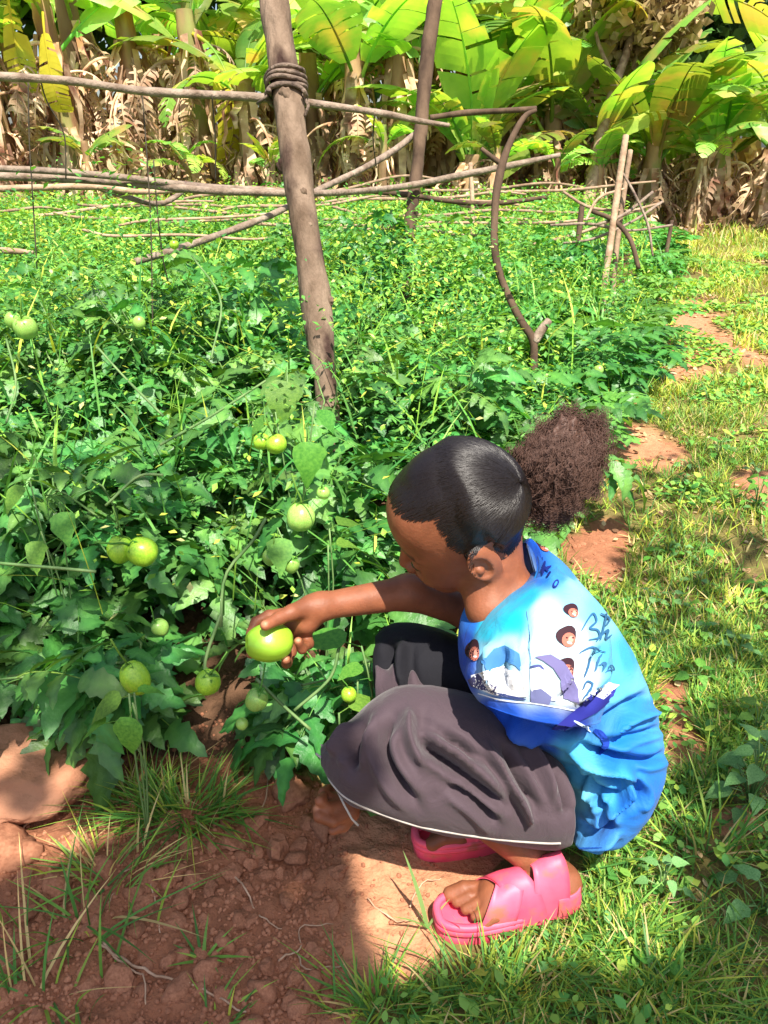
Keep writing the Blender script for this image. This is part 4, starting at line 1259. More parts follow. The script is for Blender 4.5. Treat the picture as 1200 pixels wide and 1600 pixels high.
# ---- sandals
M['rubber'] = nmat('pink_rubber', (0.80, 0.070, 0.14), (0.88, 0.125, 0.21), 20, 0.5, 0.25, 120, c3=(0.50, 0.13, 0.09), s3=26, f3=0.63, spec=0.4, sss=0.05, bdist=0.001)
def sandal(FN, L, side, label):
    root = None
    n = 46
    a = np.linspace(0, 2 * math.pi, n, endpoint=False)
    # footprint outline in foot units (length, width)
    px_ = 0.50 + 0.60 * np.cos(a)
    wd = (0.155 + 0.060 * np.clip((px_ - 0.2) / .7, 0, 1)) * np.sign(np.sin(a)) * np.abs(np.sin(a)) ** 0.62
    def slab(z0, z1, grow=1.0, inner=None):
        rows = []
        for zz, g in ((z0, .95), (z0 + .004, 1.0), (z1 - .004, 1.0), (z1, .95)):
            rows.append(np.array([FN(0.5 + (px_[i] - .5) * g * grow, wd[i] * g * grow, zz) for i in range(n)]))
        V = np.vstack(rows + [rows[-1].mean(0)[None], rows[0].mean(0)[None]])
        F4 = []
        for r in range(3):
            for i in range(n):
                F4.append((r * n + i, r * n + (i + 1) % n, (r + 1) * n + (i + 1) % n, (r + 1) * n + i))
        tri = [(4 * n, 3 * n + i, 3 * n + (i + 1) % n) for i in range(n)] + [(4 * n + 1, (i + 1) % n, i) for i in range(n)]
        return V, [np.array(F4), np.array(tri)]
    V, F = slab(-0.047, -0.022)
    sole = gchild('sandal', V, F, M['rubber'])
    # toe rim: a raised wall round the toes
    rimp = [FN(0.5 + (0.5 + 0.60 * math.cos(t) - .5) * .97, ((0.155 + 0.060 * min(1, max(0, (0.5 + 0.6 * math.cos(t) - .2) / .7))) * (abs(math.sin(t)) ** .62) * (1 if math.sin(t) > 0 else -1)) * .95, 0) for t in np.linspace(-2.0, 2.0, 50)]
    mb = MB()
    for zz, rr in ((-0.018, .0065), (-0.009, .006)):
        mb.add(*tube([p + np.array([0, 0, zz]) for p in rimp], rr, 8))
    me = mb.mesh('rim'); me.transform(Matrix.Translation(-Vector(ORG))); link('toe_rim', me, M['rubber'], sole)
    # straps: bands arched from one edge of the sole to the other
    def band(name, a0, b0, a1, b1, h, w, lean=0.0, th=.0032):
        nn, mm = 26, 7
        V = []
        for lay in (0, 1):
            for i in range(nn):
                t = i / (nn - 1); u = math.pi * t
                a_ = a0 + (a1 - a0) * t; b_ = b0 + (b1 - b0) * (0.5 - 0.5 * math.cos(u))
                z = -0.02 + h * math.sin(u) ** .8
                for j in range(mm):
                    s = (j / (mm - 1) - .5) * w * (1 + 0.25 * abs(math.cos(u)))
                    V.append(FN(a_ + s, b_, z + lean * s * L * math.sin(u) - (th if lay else 0) + 0.0015 * math.cos(j / (mm - 1) * 2 * math.pi) * -1))
        V = np.array(V); F = []
        for lay in (0, 1):
            for i in range(nn - 1):
                for j in range(mm - 1):
                    k = lay * nn * mm + i * mm + j
                    q = (k, k + 1, k + mm + 1, k + mm); F.append(q if lay else q[::-1])
        for i in range(nn - 1):
            for j, s in ((0, 1), (mm - 1, -1)):
                k = i * mm + j; k2 = k + nn * mm
                F.append((k, k + mm, k2 + mm, k2)[::s])
        return gchild(name, V, np.array(F), M['rubber'], parent=sole)
    band('strap', .66, .20, .34, -.17, .058, .24, -.28)
    band('strap', .36, .195, .62, -.19, .062, .23, -.30)
    band('ankle_strap', .19, .175, .20, -.17, .084, .24, -.4)
    # heel cup
    V = []; nn = 30; zs = (-.022, -.012, 0.0, .012, .020, .022, .018, 0.0, -.022); ofs = (.004, .005, .004, .002, .001, -.001, -.003, -.003, -.003)
    for zz, of in zip(zs, ofs):
        for t in np.linspace(-1, 1, nn):
            q = FN(-.085 + .22 * abs(t) ** 3.0, .165 * math.sin(t * 1.57), zz * (1 - .25 * abs(t)))
            nrm = q - FN(.12, 0, zz); nrm[2] = 0; nrm /= np.linalg.norm(nrm)
            V.append(q + nrm * of)
    V = np.array(V); m = len(zs)
    F = np.array([(r * nn + i, r * nn + i + 1, (r + 1) * nn + i + 1, (r + 1) * nn + i) for r in range(m - 1) for i in range(nn - 1)])
    gchild('heel_cup', V, F, M['rubber'], parent=sole)
    return sole
s1 = sandal(FL, LL, 1, '')
s2 = sandal(FR, LR, -1, '')
# the fruit in her hand
def tomato_mesh(name, rx, rz, seed, sub=4):
    v, f = ico(sub)
    a = np.arctan2(v[:, 1], v[:, 0])
    r = 1 + 0.035 * np.abs(np.cos(a * 2.5 + seed)) * (1 - v[:, 2] ** 2 * .6) + noise3(v * 1.3 + seed, seed) * 0.05
    V = v * r[:, None] * np.array([rx, rx, rz])
    dd = np.hypot(v[:, 0], v[:, 1])
    V[:, 2] -= np.where(v[:, 2] > 0, np.exp(-(dd / .28) ** 2) * rz * .16, 0)
    return mesh_np(name, V, f)
ft = link('green_tomato', tomato_mesh('held_tomato', 0.0275, 0.0355, 3), M['tomato'],
          label='large shiny light green tomato held in the girl\'s fingertips', category='tomato')
ft.location = FRUIT
ft.rotation_euler = (0.15, math.radians(-82), 0.12)
# ------------------------------------------------------------------ tomato crop
def leaflet_tpl(lobed=True, seed=0):
    """one toothed leaf blade along +Y, length 1"""
    rr = np.random.default_rng(seed)
    if lobed:
        half = [(0.0, 0.0), (.17, .05), (.31, .16), (.22, .25), (.34, .37), (.22, .49), (.27, .61), (.15, .73), (.13, .86), (0.0, 1.0)]
    else:
        half = [(0.0, 0.0), (.20, .04), (.33, .15), (.38, .28), (.36, .42), (.30, .56), (.21, .70), (.11, .84), (.05, .93), (0.0, 1.0)]
    n = len(half); V = []; F = []
    ty = np.array([h[1] for h in half]); my = np.linspace(0, 1, n)
    dro = .34 + rr.uniform(-.15, .35); cup = rr.uniform(-.1, .6)
    for k, (w, t) in enumerate(half):
        t2 = my[k]
        V.append((0, t2, -dro * t2 ** 2))
    for sgn in (1, -1):
        for k, (w, t) in enumerate(half[1:-1], 1):
            w = w * rr.uniform(.85, 1.12); t = t + rr.uniform(-.02, .02)
            V.append((sgn * w, t, -dro * t ** 2 + cup * w * (1 - 1.6 * w) * 1 + rr.uniform(-.03, .03)))
    def e(sg, k):
        if k == 0: return 0
        if k == n - 1: return n - 1
        return n + (0 if sg > 0 else n - 2) + k - 1
    for sg in (1, -1):
        for k in range(n - 1):
            a, b, c, d = k, k + 1, e(sg, k + 1), e(sg, k)
            q = [a, b, c, d] if sg < 0 else [a, d, c, b]
            q2 = []
            for x in q:
                if x not in q2: q2.append(x)
            F.append(q2)
    return np.array(V, float), [np.array([f for f in F if len(f) == 4]), np.array([f for f in F if len(f) == 3])]

def leafcol(F, n=10):
    c = np.full((n + 2 * (n - 2), 3), .92); c[:n] = (1.5, 1.35, 1.3); c[0] = 1.2; c[n - 1] = 1.0
    return c
def compound(seed, L=.17, nl=7):
    rr = np.random.default_rng(seed)
    mb = MB()
    P_ = np.array([(0, t * L, L * (.18 * t - .42 * t * t)) for t in np.linspace(0, 1, 6)])
    mb.add(*tube(P_, np.linspace(.0020, .0009, 6), 3, False), (2.6, 1.7, 1.6))
    pairs = (nl - 1) // 2
    def put(pos, yaw, size, pit):
        V, F = leaflet_tpl(True, rr.integers(1e6))
        V = V * size; V[:, 0] *= rr.uniform(.85, 1.1)
        Rm = rotm(yaw, pit, rr.uniform(-.5, .5))
        mb.add(V @ Rm.T + pos, F, leafcol(F))
    for k in range(pairs):
        t = .30 + .50 * k / max(1, pairs - 1)
        p = np.array([0, t * L, L * (.18 * t - .42 * t * t)])
        for sg in (1, -1):
            put(p, -sg * rr.uniform(.9, 1.3), L * (.36 + .10 * k) * rr.uniform(.8, 1.15), rr.uniform(-.4, .3))
    put(P_[-1], rr.uniform(-.2, .2), L * rr.uniform(.5, .62), -.4)
    return mb
def simple_leaf(seed, size):
    mb = MB(); V, F = leaflet_tpl(False, seed); mb.add(V * size, F)
    mb.add(*tube([(0, -.35 * size, -.02 * size), (0, 0, 0)], size * .018, 3, False))
    return mb
NV = 10
comp_mb = [compound(100 + k, .128 + .008 * (k % 4), 7) for k in range(NV)]
comp_me = [m.mesh('leaf') for m in comp_mb]
for m in comp_me: m.materials.append(M['leaf'])
comp_arr = [(np.concatenate(m.V), {k: np.concatenate(f) for k, f in m.F.items()}, np.concatenate(m.C)) for m in comp_mb]
simp_mb = [simple_leaf(300 + k, 1.0) for k in range(5)]
simp_me = [m.mesh('broad_leaf') for m in simp_mb]
for m in simp_me: m.materials.append(M['leaf_light'])
simp_arr = [(np.concatenate(m.V), {k: np.concatenate(f) for k, f in m.F.items()}) for m in simp_mb]

GIRL_POLY = [(375, 985), (380, 955), (500, 915), (600, 890), (590, 740), (640, 680), (740, 660), (800, 670), (850, 610), (960, 620), (985, 760), (960, 860), (900, 860),
             (1060, 1100), (1070, 1240), (1000, 1350), (930, 1390), (900, 1460), (760, 1490), (560, 1560), (520, 1320), (470, 1300), (470, 1180), (570, 1080), (560, 1000), (500, 1000), (490, 1050), (440, 1060), (385, 1040)]
KEEP_CLEAR = []          # (px, py, r_px, depth): fruit that must stay in view
def blocked(p, size=.07):
    x, y, d = proj(p)
    if d < .25: return True
    m = size * FPX / d * .42
    for ox, oy in ((0, 0), (m, 0), (-m, 0), (0, m), (0, -m)):
        if in_poly(np.array([x + ox]), np.array([y + oy]), GIRL_POLY)[0] and d < 1.33: return True
    for (fx, fy, r, fd) in KEEP_CLEAR:
        if d < fd + .03 and math.hypot(x - fx, y - fy) < r + m * .75: return True
    return False

def canopy_h(x, y):
    e = crop_edge(y) - x                       # distance inside the right edge
    f = (y - 1.0)
    edge = np.clip(e / .35, 0, 1) ** .6 * np.clip(f / .38, 0, 1) ** .8
    far = np.interp(np.asarray(y, float), [2.4, 3.4, 6.0], [1.0, .93, .66])
    return far * (.50 + .15 * noise2(np.array(x) * 1.3, np.array(y) * 1.3, 55) + .13 * noise2(np.array(x) * 3.4, np.array(y) * 3.4, 56)) * edge + .04
def canopy_hit(px, py):
    for d in np.arange(.9, 12, .01):
        p = W(px, py, d)
        if p[2] < canopy_h(p[0], p[1]) + gz(p[0], p[1]): return d
    return 3.0
FRUITS = [(40, 512, 20, 1.1, 0, 0), (20, 500, 14, 1.1, 0, 0), (188, 858, 25, 1.15, 1, .2), (222, 862, 30, 1.05, 1, .8), (212, 1060, 25, 1.35, 1, .2), (250, 980, 15, 1.1, 0, 0),
          (325, 1066, 22, 1.1, 1, .4), (401, 1093, 20, 1.1, 0, .3), (378, 1131, 11, 1.0, 0, .2), (470, 808, 25, 1.05, 0, .1), (432, 694, 19, .95, 1, .2), (409, 690, 15, 1.0, 1, .5),
          (455, 882, 15, 1.1, 0, .5), (424, 870, 16, 1.0, 0, 0), (217, 504, 11, 1.1, 0, .4), (545, 1085, 14, 1.0, 1, .3), (935, 578, 9, 1.0, 0, .2), (272, 382, 8, 1, 1, 0), (505, 770, 12, 1, 0, .1)]
fr_info = []
for fx, fy, r, asp, kind, tilt in FRUITS:
    d = canopy_hit(fx, fy) - .02
    if fy > 1040: d = min(d, 1.20)
    r = r * (.78 if fx < 300 and 800 < fy < 900 else .88); KEEP_CLEAR.append((fx, fy, r * .45, d)); fr_info.append((fx, fy, r, asp, kind, tilt, d))

KEEP_CLEAR += [(40, 1190, 75, 1.3), (105, 1200, 40, 1.3), (503, 540, 16, 2.10), (510, 600, 16, 2.09), (513, 650, 12, 2.08), (832, 545, 14, 2.62), (832, 515, 14, 2.62), (800, 475, 14, 2.62), (780, 430, 12, 2.6)]
PCOUNT = [0]
def plant_layout(x, y, n, seed, hmax):
    """stems and leaf placements of one sprawling plant standing at x, y"""
    rr = np.random.default_rng(seed)
    stems = []; leaves = []
    z0 = float(gz(x, y))
    ns = 4
    for s in range(ns):
        az = rr.uniform(0, 6.28); ln = rr.uniform(.7, 1.05) * hmax; out = rr.uniform(.12, .28)
        pts = [np.array([x, y, z0]) + np.array([math.cos(az) * out * t + .02 * math.sin(9 * t + s), math.sin(az) * out * t + .02 * math.cos(8 * t), ln * (t - .12 * t * t)]) for t in np.linspace(0, 1, 7)]
        stems.append(np.array(pts))
        m = n // ns
        for k in range(m):
            t = .12 + .88 * (k + rr.random()) / m
            i = min(5, int(t * 6)); f = t * 6 - i
            p = pts[i] * (1 - f) + pts[i + 1] * f
            yaw = rr.uniform(0, 6.28)
            leaves.append((p, yaw, rr.uniform(-.35, .65), rr.uniform(-.3, .3), rr.uniform(.75, 1.15), int(rr.integers(NV))))
    return stems, leaves
def stems_mb(stems, org, r=.0045):
    mb = MB()
    for p in stems: mb.add(*tube(p - org, np.linspace(r, r * .45, len(p)), 5, False))
    return mb
near_spots = []; mid_spots = []
rowy = 1.16
rr = np.random.default_rng(77)
y = 1.20
while y < 10:
    sp = .30 if y < 2.6 else (.38 if y < 5 else .54)
    xe = float(crop_edge(y)) - .16
    xl = -.80 * y - .45
    x = xe
    while x > xl:
        q = (x + rr.uniform(-.05, .05), y + rr.uniform(-.06, .06))
        (near_spots if y < 2.35 else mid_spots).append(q)
        x -= sp
    y += sp * .95
near_plants = []
for k, (x, y) in enumerate(near_spots):
    hmax = float(canopy_h(x, y)) * .95
    hmax = max(hmax, .22)
    org = np.array([x, y, float(gz(x, y))])
    stems, leaves = plant_layout(x, y, 52, 1000 + k, hmax)
    vis = [l for l in leaves if not blocked(l[0] + np.array([-math.sin(l[1]), math.cos(l[1]), 0]) * .09 * l[4], .13 * l[4])]
    if len(vis) < 4: continue
    t = thing('tomato_plant', 'bushy tomato plant with dark toothed leaves in the front rows of the bed', 'tomato plant', tuple(org), 'tomato plants in the front rows')
    near_plants.append(t)
    st = [s for s in stems if not blocked(s[3], .02)]
    if st: link('stem', stems_mb(st, org).mesh('stem'), M['stem'], t)
    for p, yaw, pit, rol, sc, vi in vis:
        o = link('leaf', comp_me[vi], None, t)
        o.location = tuple(p - org)
        o.rotation_euler = Matrix(rotm(yaw, pit, rol).tolist()).to_euler()
        o.scale = (sc, sc, sc)
# plants farther back: each one mesh, a few shapes shared
far_me = []
for k in range(7):
    stems, leaves = plant_layout(0, 0, 64, 5000 + k, .52)
    z0 = float(gz(0, 0))
    mb = MB()
    for p, yaw, pit, rol, sc, vi in leaves:
        V, F, cc_ = comp_arr[vi]
        mb.add((V * sc) @ rotm(yaw, pit, rol).T + p - [0, 0, z0], list(F.values()), cc_)
    me = mb.mesh('tomato_plant'); me.materials.append(M['leaf_mid']); far_me.append(me)
for k, (x, y) in enumerate(mid_spots):
    if rr.random() < .10: continue
    o = link('tomato_plant', far_me[k % 7], None, None, label='leafy tomato plant farther back in the bed below the pole trellis', category='tomato plant', group='tomato plants farther back')
    s = float(canopy_h(x, y)) / .54
    o.location = (x, y, float(gz(x, y))); o.rotation_euler = (0, 0, rr.uniform(0, 6.28))
    px_ = float(proj(np.array([x, y, .3]))[0])
    r_n = ('close to the grass path' if x > crop_edge(y) - .5 else 'beyond the thick post' if px_ > 500 else 'left of the thick post') + (' in the nearer middle rows' if y < 4.2 else ' in the far rows')
    o['label'] = 'leafy tomato plant ' + r_n; o['group'] = 'tomato plants ' + r_n
    q = rr.uniform(.75, 1.2); o.scale = (q, q, max(.4, s) * rr.uniform(.72, 1.3))
# fine weeds growing through the crop: thin stalks with small light leaves
def weedmass(n, xr, yr, size, hh, cols, wts, seed):
    rr = np.random.default_rng(seed)
    x = rr.uniform(*xr, n); y = rr.uniform(*yr, n)
    k = (x < crop_edge(y) + .02) & (np.abs(x) < .62 * y + .4) & (noise2(x * 2.6, y * 2.6, seed) > -.05)
    x, y = x[k], y[k]; n = len(x)
    h = canopy_h(x, y) * rr.uniform(.55, 1.12 + .25 * (noise2(x * 4, y * 4, seed + 3) > .2), n) + .02
    z = gz(x, y) + h
    P_ = np.stack([x, y, z], -1)
    px, py, d = proj(P_)
    bad = in_poly(px, py, GIRL_POLY) & (d < 1.34)
    for fx, fy, r, fd in KEEP_CLEAR: bad |= (np.hypot(px - fx, py - fy) < r + 6) & (d < fd + .03)
    P_ = P_[~bad]; n = len(P_)
    az = rr.uniform(0, 6.28, n); el = rr.uniform(-.5, .9, n); s = rr.uniform(*size, n)[:, None]
    a = np.stack([np.cos(az) * np.cos(el), np.sin(az) * np.cos(el), np.sin(el)], -1)
    b = np.stack([-np.sin(az), np.cos(az), rr.uniform(-.4, .4, n)], -1)
    V = np.stack([P_, P_ + a * s * .45 + b * s * .26, P_ + a * s - np.array([0, 0, .15]) * s, P_ + a * s * .45 - b * s * .26], 1).reshape(-1, 3)
    o = np.arange(n)[:, None] * 4
    c = np.repeat(mixcol(n, cols, wts), 4, 0)
    return V, np.concatenate([o + [0, 1, 2], o + [0, 2, 3]]), c
WC = [(.06, .24, .05), (.13, .36, .06), (.26, .50, .06), (.50, .58, .08), (.70, .68, .25)]
mb = MB()
for n, xr, yr, size, w_, sd in ((9000, (-1.6, .9), (1.15, 2.6), (.010, .026), [.35, .35, .22, .06, .02], 61), (42000, (-3.2, 1.7), (2.2, 5), (.014, .036), [.22, .36, .32, .08, .02], 62),
                            (60000, (-6.5, 2.4), (4.6, 10.5), (.025, .060), [.10, .32, .40, .16, .02], 63)):
    V, F, c = weedmass(n, xr, yr, size, None, WC, w_, sd); mb.add(V, F, c)
# stalks and blades standing among them
n = 9000
bx = R.uniform(-6, 2.4, n); by = 1.15 + 8.5 * R.random(n) ** 1.3
k = (bx < crop_edge(by) + .05) & (np.abs(bx) < .62 * by + .3)
px, py, d = proj(np.stack([bx, by, canopy_h(bx, by)], -1)); k &= ~(in_poly(px, py, GIRL_POLY) & (d < 1.36))
for fx, fy, r, fd in KEEP_CLEAR: k &= ~((np.hypot(px - fx, py - fy) < r + 12) & (d < fd + .05))
bx, by = bx[k], by[k]; n = len(bx)
V, Q, T, c = blades(bx, by, R.uniform(.08, .26, n), R.uniform(.003, .008, n) * (0.7 + by * .22), R.uniform(.1, .8, n), R.uniform(0, 6.3, n), mixcol(n, WC[:4], [.2, .4, .3, .1]), z=gz(bx, by) + canopy_h(bx, by) * .72, droop=.7)
mb.add(V, [Q, T], c)
link('small_weeds', mb.mesh('small_weeds', False), M['weed'], None, kind='stuff')

# green fruit on the plants
fruit_me = {}
for kind in (0, 1):
    for s in range(3):
        me = tomato_mesh('tomato', 1, 1, 20 + s + kind * 5, 3); me.materials.append(M['tomato'] if kind else M['tomato_pale']); fruit_me[(kind, s)] = me
cal = MB()
for k in range(5):
    a = k * 1.257
    V, F = leaflet_tpl(False, 40 + k)
    V = V * np.array([.5, .75, .5]) * 1.0
    cal.add(V @ rotm(a, .18, 0).T + [0, 0, .90], F)
cal.add(*tube([(0, 0, .85), (.05, .12, 1.3), (.25, .5, 1.9), (.4, 1.0, 2.9)], .075, 5))
cal_me = cal.mesh('calyx'); cal_me.materials.append(M['leaf_light'])
for k, (fx, fy, r, asp, kind, tilt, d) in enumerate(fr_info):
    p = W(fx, fy, d); rad = r * d / FPX
    par = min(near_plants, key=lambda t: (t.location - Vector(p)).length) if d < 2.6 else None
    o = link('tomato', fruit_me[(kind, k % 3)], None, par)
    if par is None:
        o['label'] = {0: 'pale green tomato', 1: 'small green tomato'}[kind] + (' hanging in the leaves by the grass path' if fx > 800 else ' showing far back among the crop leaves'); o['category'] = 'tomato'
        o.location = tuple(p)
    else:
        o.location = tuple(Vector(p) - par.location)
    o.scale = (rad, rad, rad * asp)
    o.rotation_euler = (.5 - tilt, tilt, k)
    if r > 10:
        c = link('calyx', cal_me, None, o)
    if par is not None and par.get('lab') is None and r >= 18:
        names = {0: 'tomato plant at the left edge carrying a pale green fruit', 2: 'tomato plant with a pair of yellowish green fruits in the middle of the bed', 4: 'tomato plant with a long green fruit hanging low above the large clod',
                 6: 'tomato plant with small green fruits just below the held tomato', 9: 'tomato plant with a round pale fruit left of the girl\'s forehead', 10: 'tomato plant with two bright fruits beside the thick post'}
        if k in names:
            par['label'] = names[k]; par['lab'] = 1
            if 'group' in par.keys(): del par['group']

for t in near_plants:
    if t.get('lab'): continue
    x_, y_, _ = proj(np.array(t.location) + [0, 0, .3])
    if x_ < 120: r_n = 'at the left edge of the bed'
    elif x_ > 760: r_n = 'on the path side behind the girl\'s hair puff'
    elif y_ > 960: r_n = 'in the lowest front row beside the girl\'s knee' if x_ > 330 else 'in the front row above the clods'
    elif x_ > 560: r_n = 'just behind the girl\'s head'
    elif x_ > 400: r_n = 'below the foot of the thick post'
    else: r_n = 'left of the thick post among the fruit-bearing plants'
    t['label'] = 'bushy tomato plant ' + r_n; t['group'] = 'tomato plants ' + r_n
# long trailing stems that show on top of the foliage
mbs = MB()
for pts in ([(165, 790), (215, 745), (255, 742)], [(345, 980), (352, 900), (395, 845), (415, 810)], [(150, 540), (195, 590), (255, 650)], [(10, 530), (25, 600), (10, 660)], [(250, 695), (330, 650), (415, 595)],
            [(340, 1080), (320, 1040), (345, 960)], [(485, 1140), (440, 1100), (400, 1060)], [(530, 1010), (515, 1060), (460, 1110)], [(0, 880), (60, 885), (150, 893)], [(300, 400), (345, 470), (330, 560)]):
    P_ = np.array([W(x, y, min(canopy_hit(x, y), 2.9 if y < 800 else 1.25) - .03) for x, y in spline(np.array(pts, float), 12)])
    mbs.add(*tube(P_, .0028, 5))
link('trailing_stems', mbs.mesh('trailing_stems'), M['stem'], None, kind='stuff')

# broad-leaved climbers and weeds with leaves one can pick out
def broadplant(name, spots, label, cat='weed', mat=None, stemroot=None):
    """spots: (px, py, size_px, yaw, pitch) leaf tips of one plant"""
    d0 = [min(canopy_hit(s[0], s[1]), 4) - .04 if len(s) < 6 else s[5] for s in spots]
    P_ = [W(s[0], s[1], d) for s, d in zip(spots, d0)]
    base = np.mean(P_, 0); base[2] = float(gz(base[0], base[1]))
    if stemroot is not None: base = np.array(stemroot)
    t = thing(name, label, cat, tuple(base))
    mb = MB()
    for (s, p, d) in zip(spots, P_, d0):
        size = s[2] * d / FPX
        o = link('broad_leaf', simp_me[int(R.integers(5))], None, t)
        if mat is not None:
            o.material_slots[0].link = 'OBJECT'; o.material_slots[0].material = mat
        o.location = tuple(p - base); o.scale = (size,) * 3
        o.rotation_euler = Matrix(rotm(s[3], s[4], R.uniform(-.2, .2)).tolist()).to_euler()
        q = p - rotm(s[3], s[4]) @ np.array([0, .33 * size, 0])
        mid = (q + base) / 2 + np.array([R.normal(0, .01), R.normal(0, .01), .03])
        mb.add(*tube(spline(np.array([base, mid, q]), 6) - base, .0016, 4))
    link('stem', mb.mesh('stem'), M['stem'], t)
    return t
PI = math.pi
broadplant('climbing_weed', [(445, 595, 75, PI - .1, -.75), (482, 690, 70, PI + .1, -1.0), (420, 650, 40, 2.3, -.3), (500, 640, 45, -2.4, -.5)], 'climber with big heart-shaped leaves twining beside the foot of the thick post', 'climber')
broadplant('broad_weed', [(435, 840, 58, PI + .2, -.5), (528, 820, 50, -.9, .1), (525, 850, 38, -1.4, .1)], 'weed with flat rounded leaves between the round tomato and the girl\'s head')
broadplant('broad_weed', [(540, 1003, 78, 1.35, .15, 1.22), (575, 1060, 50, -1.5, .1, 1.24), (565, 1040, 45, 2.2, .1, 1.24), (545, 1105, 55, -1.0, .2, 1.2)], 'leafy plant between the girl\'s wrist and her knee')
broadplant('broad_weed', [(95, 800, 55, PI + .4, -.6), (35, 760, 45, 2.6, -.3), (60, 845, 50, PI, -.6)], 'light-leaved weed low at the left edge of the bed')
broadplant('young_seedling', [(190, 1090, 60, 1.9, -.2, 1.14), (203, 1120, 65, PI - .3, -1.0, 1.12), (165, 1130, 60, 1.6, -.3, 1.13), (215, 1080, 40, -1.2, .1, 1.13)], 'bright green shoot leaning out over the large pale clod')
def rosette(px, py, n, size, label, h=.06, mat=None, name='broad_weed', group=None, sp=1.0):
    b = G(px, py); b[2] = float(gz(b[0], b[1]))
    t = thing(name, label, 'weed', tuple(b), group)
    mb = MB()
    for k in range(n):
        a = k * 2.4 + R.uniform(-.3, .3); r = (.2 + .8 * (k / n)) * size * 1.5 * sp; z = h * (1.1 - k / n) + .01
        p = np.array([math.cos(a) * r, math.sin(a) * r, z])
        o = link('broad_leaf', simp_me[int(R.integers(5))], None, t)
        if mat is not None:
            o.material_slots[0].link = 'OBJECT'; o.material_slots[0].material = mat
        s = size * R.uniform(.75, 1.15)
        o.location = tuple(p); o.scale = (s,) * 3
        o.rotation_euler = Matrix(rotm(a - PI / 2, R.uniform(-.2, .5), R.uniform(-.3, .3)).tolist()).to_euler()
        mb.add(*tube([(0, 0, 0), p * [.5, .5, .8], p], .0013, 4))
    link('stem', mb.mesh('stem'), M['stem'], t)
M['weed_soft'] = nmat('soft_green_leaf', (0.10, .26, .07), (.20, .40, .13), 14, .55, .3, 50, transl=.25, rnd=.2, bdist=.004)
rosette(1170, 1260, 22, .040, 'tall broad-leaved weed at the right edge level with the girl\'s waist', .13, M['weed_soft'], sp=.9)
rosette(1085, 1075, 11, .030, 'yellow-green rosette weed in the grass right of her back', .03)
rosette(1150, 1030, 10, .028, 'small green weed above the yellow-green rosette', .04, M['weed_soft'])
rosette(1180, 800, 16, .038, 'bushy light green weed at the right edge level with her head', .10)
rosette(1120, 720, 12, .034, 'loose green weed beside the path near the right edge', .07)
rosette(1030, 1405, 7, .024, 'small upright sprout with rounded leaves behind the sandals', .06, M['weed_soft'])
rosette(1190, 1430, 7, .036, 'single pale leafy weed cut by the right edge near the bottom', .05, M['weed_soft'])
rosette(1180, 1150, 12, .032, 'light green weed standing above the tall one at the right edge', .06)
rosette(1030, 1540, 4, .028, 'tiny yellow-green seedling in the grass at the bottom right', .02)
for k in range(26):
    px, py = R.uniform(980, 1210), R.uniform(560, 1020)
    if in_poly(np.array([px]), np.array([py]), [(1010, 460), (1150, 460), (1150, 640), (1000, 600)])[0]: continue
    rosette(px, py, 7, .024, 'low broad-leaved weed in the grass beside the field path', .03, None if k % 2 else M['weed_soft'], group='low weeds along the path')

# ------------------------------------------------------------------ pole trellis
def pole(name, pts, label, mat, cat, k=12, kn=0.06, seed=0, parent=None, n=40):
    """pts: (px, py, depth, radius_px)"""
    P4 = spline(np.array(pts, float), n)
    C_ = np.array([W(a, b, d) for a, b, d, r in P4]); rad = P4[:, 3] * P4[:, 2] / FPX
    o = C_[-1].copy() if C_[-1][2] < C_[0][2] else C_[0].copy()
    V, F = tube(C_, rad, k)
    m = len(C_) * k
    cc = np.repeat(C_, k, 0); dv = V[:m] - cc
    q = 1 + kn * noise3(V[:m] * 14, seed)[:, None] + kn * .8 * np.clip(noise3(V[:m] * 5, seed + 1)[:, None] - .25, 0, 1) * 4
    V[:m] = cc + dv * q * .84
    me = mesh_np(name, V - o, F)
    ob = link(name, me, mat, parent)
    if parent is None:
        ob.location = o; ob['label'] = label; ob['category'] = cat
    else:
        ob.location = Vector(o) - parent.location
    return ob
mainpost = pole('wooden_post', [(420, -70, 2.15, 26), (428, 0, 2.15, 27), (437, 70, 2.15, 27), (447, 130, 2.15, 28.5), (456, 200, 2.14, 27), (463, 260, 2.14, 28), (470, 320, 2.14, 26), (480, 380, 2.14, 25.5),
     (490, 440, 2.14, 25), (498, 500, 2.14, 24), (507, 580, 2.13, 22), (514, 660, 2.13, 21), (520, 740, 2.12, 20), (526, 872, 2.12, 20)],
     'thick leaning grey-brown post with rope tied round it', M['bark'], 'post', 24, .10, 3, n=110)
v, f = ico(3)
def knot(px, py, d, r, par):
    p = W(px, py, d)
    rr_ = 1 + noise3(v * 2.3 + px, 9)[:, None] * .2
    o = link('knot', mesh_np('knot', v * rr_ * np.array([1, .8, 1.2]) * r, f), par.data.materials[0], par)
    o.location = Vector(p) - par.location
knot(443, 258, 2.135, .020, mainpost); knot(447, 185, 2.13, .012, mainpost); knot(474, 300, 2.108, .010, mainpost); knot(447, 150, 2.112, .020, mainpost); knot(484, 352, 2.107, .007, mainpost); knot(515, 470, 2.13, .012, mainpost)
pole('wooden_post', [(690, -70, 3.9, 14), (680, 0, 3.9, 14), (668, 80, 3.9, 13.5), (661, 160, 3.9, 13), (655, 230, 3.9, 12.5), (648, 290, 3.9, 12), (642, 340, 3.9, 12), (636, 400, 3.9, 10), (630, 480, 3.9, 10), (625, 590, 3.9, 9)],
     'dark middle post standing behind the thick leaning one', M['bark_dark'], 'post', 12, .14, 5)
